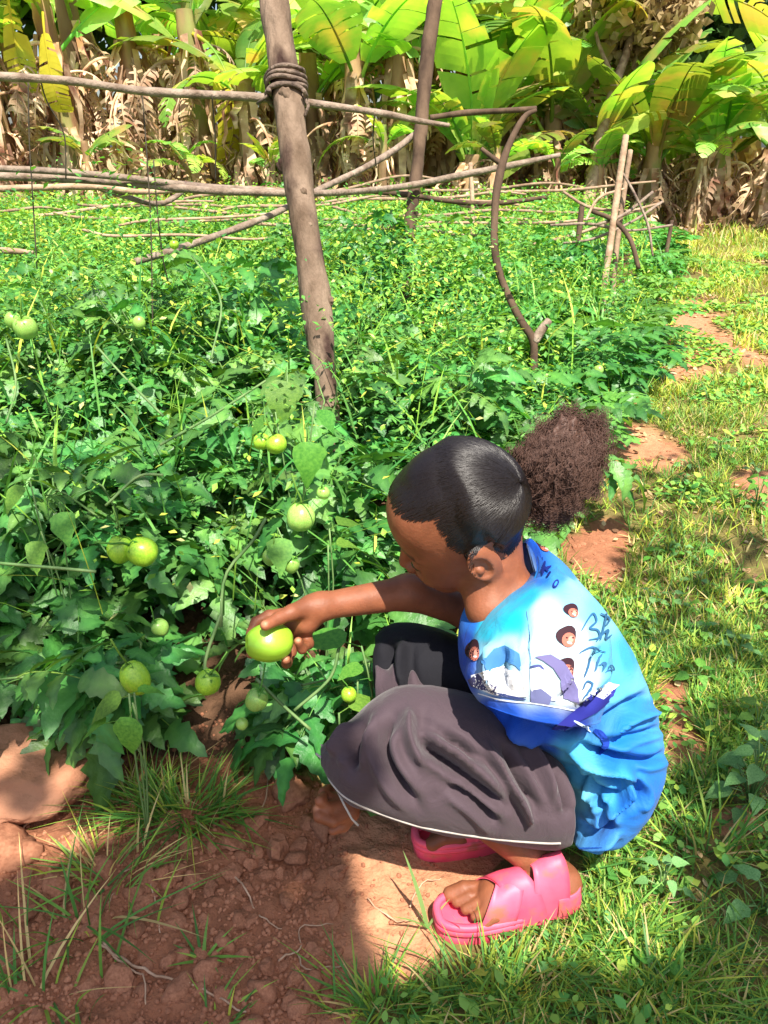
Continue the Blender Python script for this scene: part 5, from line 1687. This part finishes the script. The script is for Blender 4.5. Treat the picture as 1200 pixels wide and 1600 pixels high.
cp = pole('crooked_post', [(838, 172, 2.66, 3.2), (820, 182, 2.66, 4.8), (802, 212, 2.66, 5.6), (786, 252, 2.66, 7.2), (776, 300, 2.66, 7.6), (772, 360, 2.66, 7.2), (776, 410, 2.66, 7.2), (790, 452, 2.66, 6.8), (812, 498, 2.66, 7.2), (832, 530, 2.66, 8.0), (834, 562, 2.66, 8.0), (832, 620, 2.66, 7.2)],
     'thin crooked post ending in a forked foot', M['bark_dark'], 'post', 10, .14, 7)
pole('branch', [(786, 258, 2.66, 5), (768, 245, 2.66, 4.5), (752, 232, 2.66, 3.5)], '', M['bark_dark'], '', 7, .1, 8, cp, 10)
pole('branch', [(858, 500, 2.66, 7), (846, 516, 2.66, 9), (834, 535, 2.66, 9)], '', M['pole'], '', 8, .1, 9, cp, 10)
for a in [('wooden_post', [(910, 318, 4.4, 5), (905, 360, 4.4, 5), (897, 430, 4.4, 5), (895, 470, 4.4, 5)], 'short thin dark stake left of the pale one', M['bark_dark'], 'stake'),
          ('wooden_post', [(978, 212, 4.1, 6), (966, 290, 4.1, 6.5), (955, 370, 4.1, 6.5), (945, 440, 4.1, 6), (941, 490, 4.1, 6)], 'pale thin upright stake at the right end of the trellis', M['pale_pole'], 'stake'),
          ('wooden_post', [(1050, 345, 6.5, 3.5), (1043, 385, 6.5, 3.5), (1036, 425, 6.5, 3)], 'short stake standing alone near the grass path', M['bark_dark'], 'stake'),
          ('wooden_post', [(985, 235, 4.2, 5), (975, 300, 4.2, 5), (962, 400, 4.2, 5), (957, 480, 4.2, 4)], 'second pale stake leaning against the trellis end', M['pale_pole'], 'stake'),
          ('bent_stick', [(925, 330, 4.1, 4), (960, 345, 4.1, 4.5), (985, 375, 4.05, 4.5), (998, 420, 4.05, 4)], 'bent stick arching down from the trellis end', M['bark_dark'], 'stick'),
          ('bent_stick', [(1020, 300, 4.15, 3), (975, 335, 4.15, 3), (930, 352, 4.1, 3)], 'thin curved stick crossing the pale stakes', M['pole'], 'stick'),
          ('wooden_post', [(735, 255, 6.4, 4), (738, 320, 6.4, 4), (738, 370, 6.4, 4)], 'far thin stake between the middle and crooked posts', M['pale_pole'], 'stake')]:
    pole(a[0], a[1], a[2], a[3], a[4], 8, .1, 11, None, 24)
for pts, lab in (([(880, 300, 4.3, 2.5), (925, 325, 4.2, 3), (1000, 330, 4.2, 2)], 'thin stick lying almost level across the short dark stake'), ([(1035, 315, 4.3, 2.5), (990, 345, 4.2, 2.5), (930, 372, 4.2, 2.5), (880, 380, 4.2, 2)], 'thin stick sloping down to the left through the pale stakes'),
                 ([(915, 345, 4.1, 2.5), (935, 310, 4.1, 2.5), (975, 295, 4.1, 2)], 'short stick rising from the dark stake to the pale one'), ([(968, 262, 4.15, 2.2), (990, 300, 4.1, 2.4), (1012, 350, 4.1, 2.4), (1020, 400, 4.1, 2)], 'thin curved twig hanging right of the pale stakes'),
                 ([(860, 352, 4.2, 2.5), (920, 350, 4.2, 3), (985, 360, 4.2, 2.5), (1050, 352, 4.3, 2)], 'wavy stick tied low across the pale stakes')):
    pole('thin_stick', pts, lab, M['pole'] if len(pts) > 3 else M['pale_pole'], 'stick', 7, .12, int(pts[0][0]), None, 22)
rails = [([(-60, 118, 2.0, 7.5), (30, 121, 2.05, 7.5), (120, 128, 2.1, 7.5), (210, 141, 2.15, 7.5), (300, 147, 2.2, 7.5), (380, 151, 2.25, 7), (440, 156, 2.27, 7), (520, 166, 2.3, 6.5), (600, 178, 2.35, 6), (660, 190, 2.4, 5.5), (702, 196, 2.42, 4)],
          'upper horizontal rail tied to the thick post', M['pole']),
         ([(-60, 262, 2.6, 6), (60, 266, 2.65, 6), (180, 276, 2.7, 6), (300, 290, 2.8, 6), (400, 297, 2.9, 6), (480, 302, 3.0, 6), (560, 299, 3.3, 6), (640, 290, 3.8, 6), (720, 274, 3.8, 6), (800, 258, 3.8, 6), (875, 242, 3.8, 4)],
          'long lower rail running behind three posts', M['pole']),
         ([(-60, 274, 2.7, 7), (80, 278, 2.7, 7), (200, 286, 2.75, 7), (330, 298, 2.8, 7), (450, 302, 2.85, 6)], 'thick pale rail just under the long lower rail', M['pole']),
         ([(-50, 297, 2.9, 6), (60, 293, 2.9, 6), (150, 292, 2.95, 6), (220, 300, 3.0, 5), (300, 296, 3.1, 5)], 'short rail lying lowest at the left edge', M['pale_pole']),
         ([(212, 409, 2.45, 6.5), (290, 385, 2.6, 6.5), (370, 357, 2.8, 6.5), (430, 333, 2.95, 6), (500, 296, 3.2, 6), (570, 262, 3.5, 6), (620, 232, 3.8, 6), (655, 203, 4.0, 5)], 'diagonal brace rising to the middle post', M['pole']),
         ([(130, 285, 3.0, 5), (190, 305, 3.0, 5), (250, 318, 3.1, 5), (300, 290, 3.2, 4)], 'crooked stick hanging under the left rails', M['pole']),
         ([(-50, 390, 3.2, 5), (20, 392, 3.2, 5), (52, 395, 3.2, 4)], 'stub of a rail at the left edge in the leaves', M['pale_pole']),
         ([(560, 297, 4.4, 4), (640, 305, 4.5, 4.5), (700, 314, 4.6, 4.5), (770, 318, 4.8, 4.5), (855, 308, 5, 4)], 'dark rail between the middle and crooked posts', M['bark_dark']),
         ([(672, 184, 3.8, 5), (730, 176, 3.8, 5), (790, 173, 3.75, 5), (838, 170, 3.75, 4.5)], 'short top rail from middle to crooked post', M['bark_dark'])]
for i, (pts, lab, m) in enumerate(rails):
    pole('wooden_rail', pts, lab, m, 'rail', 9, .12, 30 + i, None, 60)
R2 = np.random.default_rng(5)
for k in range(22):
    y0 = 300 + 60 * (k / 22) + R2.uniform(-6, 6); x0 = R2.uniform(-80, 760); x1 = x0 + R2.uniform(160, 460); y1 = y0 + R2.uniform(-26, 26); d = 8.2 - 3.2 * (k / 17) + R2.uniform(-.2, .2)
    x1 = min(x1, 1020 + k * 4)
    xm = (x0 + x1) / 2
    pole('thin_rail', [(x0, y0, d, 2.6), (x0 * .7 + xm * .3, y0 * .65 + y1 * .35 + R2.uniform(-7, 7), d, 3.0), (xm, (y0 + y1) / 2 + R2.uniform(-8, 8), d + .1, 2.9), (x1 * .6 + xm * .4, y1 + R2.uniform(-7, 7), d + .2, 2.6), (x1, y1, d + .3, 2.0)], 'x', M['pale_pole'], 'rail', 6, .1, 50 + k, None, 24)
    o = COL.objects[-1]
    o['label'] = 'thin pale pole of the low far trellis above the crop'; o['group'] = 'thin pale poles of the far trellis'
pole('thin_rail', [(795, 390, 5.0, 3), (900, 366, 5.1, 3), (990, 330, 5.2, 3), (1030, 318, 5.2, 2.5)], 'thin pale pole rising to the right across the stakes', M['pale_pole'], 'rail', 6, .1, 71, None, 20)
# rope round the post
mb = MB()
for k, (yy, tl) in enumerate(((118, .18), (128, .06), (137, -.05), (146, .12), (152, -.2))):
    c = W(446 + (yy - 130) * .15, yy, 2.15)
    a = np.linspace(0, 2 * math.pi, 36)
    rr_ = .0545 + .003 * np.sin(a * 3 + k)
    ax_ = Vector(W(456, 200, 2.14) - W(437, 70, 2.15)).normalized(); q = Vector((0, 0, -1)).rotation_difference(ax_).to_matrix()
    pts = np.array([c + np.array(q @ Vector((math.cos(t) * r, math.sin(t) * r, tl * .05 * math.sin(t + .7) + .004 * math.sin(2 * t)))) for t, r in zip(a, rr_)])
    mb.add(*tube(pts, .0062, 7, False))
mb.add(*tube([W(420, 140, 2.10), W(424, 150, 2.16), W(445, 160, 2.28), W(470, 158, 2.24), W(478, 150, 2.12), W(474, 140, 2.10)], .006, 7))
mb.add(*tube([W(418, 150, 2.12), W(410, 156, 2.14), W(402, 162, 2.16)], .004, 6))
mb.add(*tube([W(474, 146, 2.12), W(482, 166, 2.13), W(476, 182, 2.13)], .005, 6))
o_ = W(446, 135, 2.15)
me = mb.mesh('rope_tie'); me.transform(Matrix.Translation(-Vector(o_)))
rp = link('rope_tie', me, M['rope'], None, label='wound bark rope binding the upper rail to the thick post', category='rope'); rp.location = o_
# hanging strings
for pts, lab in (([(222, 142), (230, 250), (236, 360), (238, 470), (240, 600)], 'dark string hanging from the upper rail, left of a close pair'), ([(240, 250), (246, 330), (254, 400), (264, 445)], 'short dark string beside the longer one near the left rails'),
                 ([(331, 148), (336, 210), (337, 285)], 'string from the upper rail down to the lower rail'), ([(44, 122), (46, 220), (52, 320), (58, 420)], 'string hanging nearest the left edge'),
                 ([(62, 122), (74, 160), (100, 210), (103, 280)], 'curved string hanging by the yellow leaves'), ([(585, 178), (583, 220), (588, 262)], 'short string under the upper rail right of the post')):
    P_ = np.array([W(x, y, 2.2 + .25 * i / len(pts)) for i, (x, y) in enumerate(pts)]); P_ = spline(P_, 20)
    o_ = P_[0].copy(); V, F = tube(P_ - o_, .0022, 5)
    ob = link('string', mesh_np('string', V, F), M['string'], None, label=lab, category='string'); ob.location = o_
# ------------------------------------------------------------------ banana grove
def banana_leaf(seed, L=1.9, wd=.30, arch=.6, torn=.5, dry=False):
    rr = np.random.default_rng(seed)
    n = 22
    mb = MB()
    ts = np.linspace(0, 1, n + 1)
    ang = arch * .35 - ts * arch * 1.9
    P_ = [np.zeros(3)]
    for k in range(n):
        P_.append(P_[-1] + np.array([0, math.cos(ang[k]), math.sin(ang[k])]) * L / n)
    P_ = np.array(P_)
    mb.add(*tube(P_, np.interp(ts, [0, .3, 1], [.028, .016, .004]), 5, False))
    for sg in (1, -1):
        k = 3; dr = rr.uniform(.1, .5); wj = 1.0
        while k < n:
            t = k / n
            step = 1
            pf = lambda q: math.sin(min(1, max(0, (q - .10) / .88)) * math.pi) ** .6 if q > .10 else .08
            if rr.random() < torn:
                dr = rr.uniform(.0, .9) if not dry else rr.uniform(.6, 1.6); wj = rr.uniform(.85, 1.06)
                gap = rr.uniform(.05, .5) if not dry else rr.uniform(.05, .3)
            else:
                gap = 0 if not dry else .1
                if k == 3: wj = 1.0
            if dry and rr.random() < .25: k += 1; continue
            a, b = P_[k], P_[k + 1]
            fwd = (b - a) / (np.linalg.norm(b - a))
            a2 = a * (1 - gap) + b * gap
            wa, wb = wd * pf(t) * wj, wd * pf(t + 1 / n) * wj
            rows = [(a2, b.copy())]; pa, pb = a2.copy(), b.copy()
            for s in range(3):
                e_ = dr * (s + .6) / 3
                dv = np.array([sg * math.cos(e_), 0, -math.sin(e_) + (.18 if s == 0 and not dry else 0)]) / 3
                if dry: dv = dv + rr.normal(0, .06, 3)
                pa = pa + dv * wa + fwd * wa * .25 / 3; pb = pb + dv * wb + fwd * wb * .25 / 3
                if dry: pb = pa + (pb - pa) * .75
                rows.append((pa.copy(), pb.copy()))
            V = np.array([q for r in rows for q in r])
            F = np.array([(2 * s, 2 * s + 1, 2 * s + 3, 2 * s + 2) for s in range(3)])
            mb.add(V, F)
            k += step
    return mb.mesh('banana_leaf')
leafM = [banana_leaf(10 + k, 1.9 + .1 * (k % 3), .33 + .04 * (k % 2), .35 + .12 * k, .22 + .05 * k) for k in range(8)]
for m in leafM: m.materials.append(M['ban_leaf'])
leafY = [banana_leaf(40 + k, 1.8, .27, 1.2, .6) for k in range(3)]
for m in leafY: m.materials.append(M['ban_yellow'])
leafD = [banana_leaf(60 + k, 1.7, .17, 1.5 + .15 * k, .9, True) for k in range(6)]
for m in leafD: m.materials.append(M['ban_dry'])
# hanging rags of dead sheath
def rags(seed, n=26, L=1.5):
    rr = np.random.default_rng(seed); mb = MB()
    for k in range(n):
        a = rr.uniform(0, 6.28); r0 = rr.uniform(.12, .2); z0 = rr.uniform(.7, 2.1); ln = rr.uniform(.4, L); w = rr.uniform(.02, .07)
        m = 7; rows = []
        for s in range(m):
            t = s / (m - 1)
            r = r0 + .22 * math.sin(t * 2.2) * rr.uniform(.3, 1) + rr.normal(0, .012); aa = a + rr.normal(0, .05)
            c = np.array([math.cos(aa) * r, math.sin(aa) * r, z0 - ln * t]); tw = rr.uniform(-.8, .8)
            sd = np.array([-math.sin(aa) * math.cos(tw), math.cos(aa) * math.cos(tw), math.sin(tw) * .3]) * w * (1 - .5 * t)
            rows += [c - sd, c + sd]
        mb.add(np.array(rows), np.array([(2 * s, 2 * s + 1, 2 * s + 3, 2 * s + 2) for s in range(m - 1)]))
    me = mb.mesh('dry_sheath'); me.materials.append(M['ban_dry']); return me
ragM = [rags(80 + k) for k in range(4)]
def stem_mesh(seed, H_=2.4, r=.16):
    rr = np.random.default_rng(seed); n, k = 26, 14; V = []
    for i in range(n):
        t = i / (n - 1)
        for j in range(k):
            a = 2 * math.pi * j / k
            q = r * (1.15 - .5 * t) * (1 + .08 * math.sin(a * 3 + t * 9 + seed) + (.10 if (i + j // 5) % 6 == 0 else 0))
            V.append((q * math.cos(a) + .05 * math.sin(t * 3 + seed), q * math.sin(a), t * H_))
    i = np.arange(n - 1)[:, None] * k; j = np.arange(k)[None]; j2 = (j + 1) % k
    F = np.stack([i + j, i + j2, i + k + j2, i + k + j], -1).reshape(-1, 4)
    me = mesh_np('pseudostem', V, F); me.materials.append(M['ban_stem']); return me
stemM = [stem_mesh(s, 2.3 + .15 * (s % 3)) for s in range(4)]
R3 = np.random.default_rng(21)
def banana(px, Y, s=1.0, ng=8, nd=6, ny=0, label='', group=None, azs=None, hs=1.0, up=False):
    x = (px - 600) / FPX * (Y * CP + .4)
    z = float(gz(x, Y))
    t = thing('banana_plant', label, 'banana plant', (x, Y, z), group, R3.uniform(0, 6.28) if azs is None else 0)
    t.scale = (s, s, s)
    k0 = int(R3.integers(4))
    Ht = 2.25 * hs
    o = link('pseudostem', stemM[k0], None, t); o.scale = (1, 1, hs)
    for r_i in range(2 if nd > 2 else 1):
        if nd == 0: break
        o = link('dry_sheath', ragM[int(R3.integers(4))], None, t); o.rotation_euler = (0, 0, R3.uniform(0, 6)); o.scale = (1.05, 1.05, hs)
    for k in range(ng):
        a = azs[k] if azs is not None and k < len(azs) else k * 2.4 + R3.uniform(-.3, .3)
        o = link('banana_leaf', leafM[int(R3.integers(8))], None, t)
        pit = R3.uniform(.35, 1.25) if not up else R3.uniform(.9, 1.4)
        o.location = (.05 * math.cos(a), .05 * math.sin(a), Ht - .15 + R3.uniform(-.25, .1))
        o.rotation_euler = Matrix(rotm(a - PI / 2, pit, R3.uniform(-.5, .5)).tolist()).to_euler(); q = R3.uniform(.75, 1.15); o.scale = (q, q, q)
    for k in range(nd):
        a = R3.uniform(0, 6.28)
        o = link('dry_leaf', leafD[int(R3.integers(6))], None, t)
        o.location = (.1 * math.cos(a), .1 * math.sin(a), Ht - .25 - R3.uniform(0, .5))
        o.rotation_euler = Matrix(rotm(a - PI / 2, R3.uniform(-.9, -.2), R3.uniform(-.5, .5)).tolist()).to_euler(); q = R3.uniform(.7, 1.1); o.scale = (q, q, q)
    for k in range(ny):
        a = -PI / 2 + R3.uniform(-1.2, 1.2)
        o = link('yellow_leaf', leafY[int(R3.integers(3))], None, t)
        o.location = (.1 * math.cos(a), .1 * math.sin(a), Ht - .2)
        o.rotation_euler = Matrix(rotm(a - PI / 2, R3.uniform(-.8, -.2), 0).tolist()).to_euler()
    return t
B1 = banana(125, 10.6, 1.0, 3, 9, 0, 'banana plant with two bright yellow upright leaves at the far left')
for dx, rz, L_ in ((-.18, .06, 1.12), (.17, -.05, 1.05)):
    o = link('yellow_leaf', leafY[1 if dx < 0 else 2], None, B1); b = B1.matrix_basis
    o.parent = B1; B1.rotation_euler.z = 0
    o.location = (dx, -.55, 2.52 if dx < 0 else 2.25); o.rotation_euler = (-1.5, 0, math.pi + rz * 3); o.scale = (.66, L_ * .80, .3)
banana(235, 10.9, 1.0, 2, 12, 1, 'dried-out banana plant with brown rags right of the yellow leaves')
banana(320, 11.0, 1.05, 4, 10, 1, 'banana plant with brown hanging leaves left of the thick post')
banana(395, 10.6, .95, 6, 6, 0, 'banana plant just left of the thick post with green drooping leaves', hs=.8)
banana(495, 11.3, 1.05, 7, 7, 0, 'banana plant right behind the thick post with broad green leaves', hs=.72)
banana(560, 10.5, .95, 6, 10, 0, 'banana plant with pale dry skirt between the two nearer posts', hs=.85)
B2 = banana(622, 11.0, 1.05, 6, 7, 0, 'banana plant bearing a hanging bunch of green fruit')
banana(735, 10.7, 1.0, 10, 3, 0, 'lush banana plant with tall upright leaves right of the middle post', up=True, hs=.36)
banana(775, 11.6, 1.1, 9, 4, 0, 'banana plant with upright leaves behind the lush one', hs=.6, up=True)
banana(850, 11.2, 1.0, 8, 6, 0, 'banana plant behind the crooked post with dark hollow under it', hs=.62)
banana(925, 10.9, .9, 7, 5, 1, 'banana plant with arching torn leaves next to the pale stakes', hs=.6)
banana(1010, 10.6, .85, 8, 6, 0, 'banana plant with long leaves sweeping left over the path end', hs=.5)
banana(1105, 10.8, .95, 11, 7, 0, 'large spreading banana plant near the right edge', hs=.52)
banana(1190, 10.4, .9, 9, 6, 0, 'banana plant cut by the right edge', hs=.55)
banana(20, 11.4, 1.0, 4, 8, 0, 'banana plant cut by the left edge')
BACK = ['back-row banana plant hidden by the left edge', 'back-row banana plant left of the yellow upright leaves', 'back-row banana plant directly behind the two yellow leaves', 'back-row banana plant above the third hanging string',
        'back-row banana plant behind the brown rags left of the thick post', 'back-row banana plant behind the top of the thick post', 'back-row banana plant midway between the thick and middle posts', 'back-row banana plant just right of the middle post top',
        'back-row banana plant behind the tall upright leaves', 'back-row banana plant above the crooked post', 'back-row banana plant left of the withered tree', 'back-row banana plant right of the withered tree',
        'low back-row banana plant above the path end', 'low back-row banana plant behind the large spreading one', 'low back-row banana plant at the right edge', 'back-row banana plant farthest to the right', 'back-row banana plant farthest to the left']
SHOOT = ['young banana shoot under the yellow leaves', 'young banana shoot by the string left of the thick post', 'young banana shoot close to the thick post', 'young banana shoot left of the middle post',
         'young banana shoot between the middle and crooked posts', 'young banana shoot right of the crooked post', 'young banana shoot by the two pale stakes', 'young banana shoot at the end of the grass path']
for k, px in enumerate((-60, 60, 160, 270, 370, 450, 540, 680, 720, 820, 890, 970, 1060, 1150, 1250, 1300, -130)):
    banana(px, 12.6 + R3.uniform(-.4, 1.2), R3.uniform(1.05, 1.3), 7 if px > 420 else 5, 9, 0, BACK[k], hs=R3.uniform(.62, .95) if px < 930 else R3.uniform(.35, .5))
for k, px in enumerate((150, 300, 430, 600, 770, 860, 930, 1080)):
    banana(px, 10.2 + R3.uniform(-.2, .3), R3.uniform(.32, .5), 6, 1, 0, SHOOT[k])
# hanging bunch
mb = MB(); v, f = ico(1)
for lv in range(7):
    for k in range(11):
        a = k * .571 + lv * .3; r = .13 - .008 * lv
        b0 = np.array([math.cos(a) * r * .5, math.sin(a) * r * .5, -lv * .085]); b1 = b0 + np.array([math.cos(a) * .06, math.sin(a) * .06, .02]); b2 = b1 + np.array([math.cos(a) * .02, math.sin(a) * .02, .10])
        mb.add(*tube([b0, b1, b2], [.016, .021, .008], 5))
mb.add(*tube([(0, 0, .5), (0, 0, .2), (0, 0, -.9)], .025, 6))
M['fruit'] = nmat('unripe_banana', (.06, .16, .03), (.14, .28, .05), 8, .5)
o = link('banana_bunch', mb.mesh('banana_bunch'), M['fruit'], B2)
B2.rotation_euler.z = 0
p = W(647, 12, 10.4); o.location = (Vector(p) - B2.location) / 1.05; o.scale = (1.4, 1.4, 1.4)

# ------------------------------------------------------------------ trees behind, leaf by leaf
def crown_mesh(name, n, rad, leaf, seed, lobes=9, mat=None):
    rr = np.random.default_rng(seed)
    cen = rr.normal(size=(lobes, 3)); cen /= np.linalg.norm(cen, axis=1)[:, None]; cen *= rr.uniform(.25, .75, (lobes, 1)); lr = rr.uniform(.28, .5, lobes)
    w = rr.integers(lobes, size=n)
    d = rr.normal(size=(n, 3)); d /= np.linalg.norm(d, axis=1)[:, None]
    P_ = (cen[w] + d * lr[w][:, None] * rr.uniform(.55, 1.05, (n, 1))) * np.array(rad)
    a = rr.normal(size=(n, 3)); a /= np.linalg.norm(a, axis=1)[:, None]
    b = np.cross(a, rr.normal(size=(n, 3))); b /= np.linalg.norm(b, axis=1)[:, None]
    s = rr.uniform(.6, 1.3, (n, 1)) * leaf
    V = np.stack([P_, P_ + a * s * .5 + b * s * .3, P_ + a * s, P_ + a * s * .5 - b * s * .3], 1).reshape(-1, 3)
    o = np.arange(n)[:, None] * 4
    me = mesh_np(name, V, np.concatenate([o + [0, 1, 2, 3]]), None, False)
    me.materials.append(mat or M['far_leaf']); return me
crowns = [crown_mesh('crown', 7000, (2.6, 2.4, 2.6), .34, 200 + k) for k in range(3)]
def tree(x, y, ht, s, ci, label, lean=0, rot=0, group=None, mat=M['bark_dark']):
    t = thing('tree', label, 'tree', (x, y, float(gz(x, y))), group)
    pts = [(0, 0, -.2), (.08 + lean * .3, 0, ht * .35), (-.05 + lean * .7, .05, ht * .7), (lean, 0, ht)]
    mb = MB(); mb.add(*tube(spline(np.array(pts), 14), np.linspace(.20, .07, 14) * s, 9))
    for k in range(6):
        a = k * 1.1 + rot; st = np.array([lean * (.5 + .07 * k), 0, ht * (.5 + .07 * k)])
        mb.add(*tube(spline(np.array([st, st + [math.cos(a) * .8 * s, math.sin(a) * .8 * s, .6 * s], st + [math.cos(a) * 1.5 * s, math.sin(a) * 1.5 * s, 1.5 * s]]), 7), np.linspace(.07, .02, 7) * s, 6))
    link('trunk', mb.mesh('trunk'), mat, t)
    if ci is not None:
        c = link('crown', crowns[ci], None, t); c.location = (lean, 0, ht + .6 * s); c.scale = (s, s, s); c.rotation_euler = (0, 0, rot)
    return t
tree(-7.2, 14.5, 3.6, .95, 0, 'dark bushy tree behind the grove at the upper left corner', .2, 1)
for q_, (tx, ty) in enumerate(((-9.5, 12), (-11.5, 13.5), (-13, 11))):
    tree(tx, ty, 2.0 + .4 * q_, 1.0, q_, 'broad tree beyond the left end of the bed, ' + ('nearest the bananas', 'in the middle', 'farthest left')[q_], 0, q_)
tree(-9.5, 16, 2.6, 1.2, 1, 'low dense tree at the left end behind the grove', 0, 2)
tree(-4.0, 16, 4.0, 1.2, 2, 'tree behind the dried banana plants', 0, 3)
tree(-.8, 17, 3.8, 1.3, 0, 'tree rising behind the thick post', 0, 4)
tree(2.6, 17, 3.9, 1.3, 1, 'tree behind the lush banana plant', 0, 5)
for m_ in crowns[2:]: pass
hz = tree(9.0, 24, 2.6, 1.6, None, 'hazy grey tree beyond the right end of the grove', 0, 6)
hc_ = link('crown', crown_mesh('crown', 5200, (3.6, 2.4, 2.2), .30, 260, 11, M['hazy_leaf']), None, hz); hc_.location = (0, 0, 3.9)
tree(5.2, 18, 3.2, 1.1, 0, 'tree behind the withered brown one', 0, 7)
# slender tree with withered leaves
x, Y = (912 - 600) / FPX * (9.9 * CP + .4), 9.9
t = thing('withered_tree', 'slender pale leaning tree with withered brown leaves', 'tree', (x, Y, float(gz(x, Y))))
pts = np.array([W(905, 400, 9.45), W(922, 300, 9.4), W(940, 210, 9.4), W(962, 130, 9.4), W(985, 60, 9.4), W(995, -40, 9.4)]) - np.array(t.location)
pts[0][2] = -.1
mb = MB(); mb.add(*tube(spline(pts, 26), np.linspace(.085, .04, 26), 9))
mb.add(*tube(spline(np.array([pts[3], pts[3] + [-.3, 0, .5], pts[3] + [-.5, 0, 1.2]]), 8), np.linspace(.03, .015, 8), 6)); mb.add(*tube(spline(np.array([pts[4], pts[4] + [.4, 0, .3], pts[4] + [.9, 0, .5]]), 8), np.linspace(.03, .012, 8), 6))
link('trunk', mb.mesh('trunk'), M['pale_pole'], t)
c = link('crown', crown_mesh('crown', 2600, (1.15, .9, 1.0), .17, 333, 8, M['brown_leaf']), None, t); c.location = Vector(pts[4]) + Vector((.1, 0, .25))

# low scrub and dry litter along the foot of the grove
mb = MB(); n = 26000
bx = R.uniform(-7.5, 8, n); by = R.uniform(9.7, 12.5, n)
h = np.abs(noise2(bx * 1.3, by * 1.3, 91)) * .9 * R.random(n)
P_ = np.stack([bx, by, gz(bx, by) + h], -1)
s = R.uniform(.03, .09, (n, 1)); a = R.normal(size=(n, 3)); a /= np.linalg.norm(a, axis=1)[:, None]; b = np.cross(a, R.normal(size=(n, 3))); b /= np.linalg.norm(b, axis=1)[:, None]
V = np.stack([P_, P_ + a * s * .5 + b * s * .3, P_ + a * s, P_ + a * s * .5 - b * s * .3], 1).reshape(-1, 3)
cols = np.where((noise2(bx * .8, by * .8, 92) > .05)[:, None], mixcol(n, [(.22, .40, .05), (.12, .28, .04)]), mixcol(n, [(.46, .30, .16), (.60, .45, .25), (.25, .14, .08)]))
mb.add(V, np.arange(n)[:, None] * 4 + [0, 1, 2, 3], np.repeat(cols, 4, 0))
link('scrub', mb.mesh('scrub', False), M['weed'], None, kind='stuff')

# unseen tree added behind the viewer; leaves laid out to throw the wanted shade
def shade_tree():
    rr = np.random.default_rng(404)
    spots = []
    def reg(poly, dens, L=2.6, z=0.0, jit=.05):
        ps = np.array(poly, float)
        x0, y0, x1, y1 = *ps.min(0), *ps.max(0)
        area = 0
        n = int((x1 - x0) * (y1 - y0) / 900 * dens)
        for _ in range(n):
            x, y = rr.uniform(x0, x1), rr.uniform(y0, y1)
            if in_poly(np.array([x]), np.array([y]), poly)[0]:
                g = G(x, y, z); spots.append(g + np.array(SUN) * (L + rr.uniform(-.25, .35)) / SUN.z)
    for a in SHADE: reg(*a)
    P_ = np.array(spots); n = len(P_)
    a = rr.normal(size=(n, 3)) * [1, 1, .35]; a /= np.linalg.norm(a, axis=1)[:, None]
    b = np.cross(a, np.array(SUN)); b /= np.linalg.norm(b, axis=1)[:, None]
    s = rr.uniform(.05, .095, (n, 1))
    V = np.stack([P_ - a * s * .5, P_ + b * s * .32, P_ + a * s * .5, P_ - b * s * .32], 1).reshape(-1, 3)
    t = thing('shade_tree', 'leafy tree overhanging the corner of the field behind the viewer', 'tree', (1.9, -1.9, 0))
    me = mesh_np('crown', V - np.array([1.9, -1.9, 0]), np.arange(n)[:, None] * 4 + [0, 1, 2, 3], None, False)
    link('crown', me, M['far_leaf'], t)
    mb = MB(); mb.add(*tube(spline(np.array([(0, 0, -.1), (-.05, .1, 1.0), (-.1, .2, 2.0), (-.3, .5, 2.9)]), 14), np.linspace(.13, .05, 14), 9))
    link('trunk', mb.mesh('trunk'), M['bark'], t)
SHADE = [([(150, 1340), (330, 1255), (470, 1230), (560, 1300), (530, 1350), (545, 1450), (590, 1530), (650, 1640), (-60, 1640), (-60, 1400)], 3.4),
         ([(640, 1530), (1300, 1500), (1300, 1700), (560, 1700)], 1.8),
         ([(1040, 1100), (1300, 1100), (1300, 1520), (1060, 1480)], 1.8),
         ([(960, 640), (1300, 760), (1300, 1100), (1060, 1080), (960, 940)], 1.5, 2.8),
         ([(-100, 700), (340, 760), (480, 900), (380, 930), (520, 1150), (-100, 1150)], 1.3, 2.6, .35)]
shade_tree()
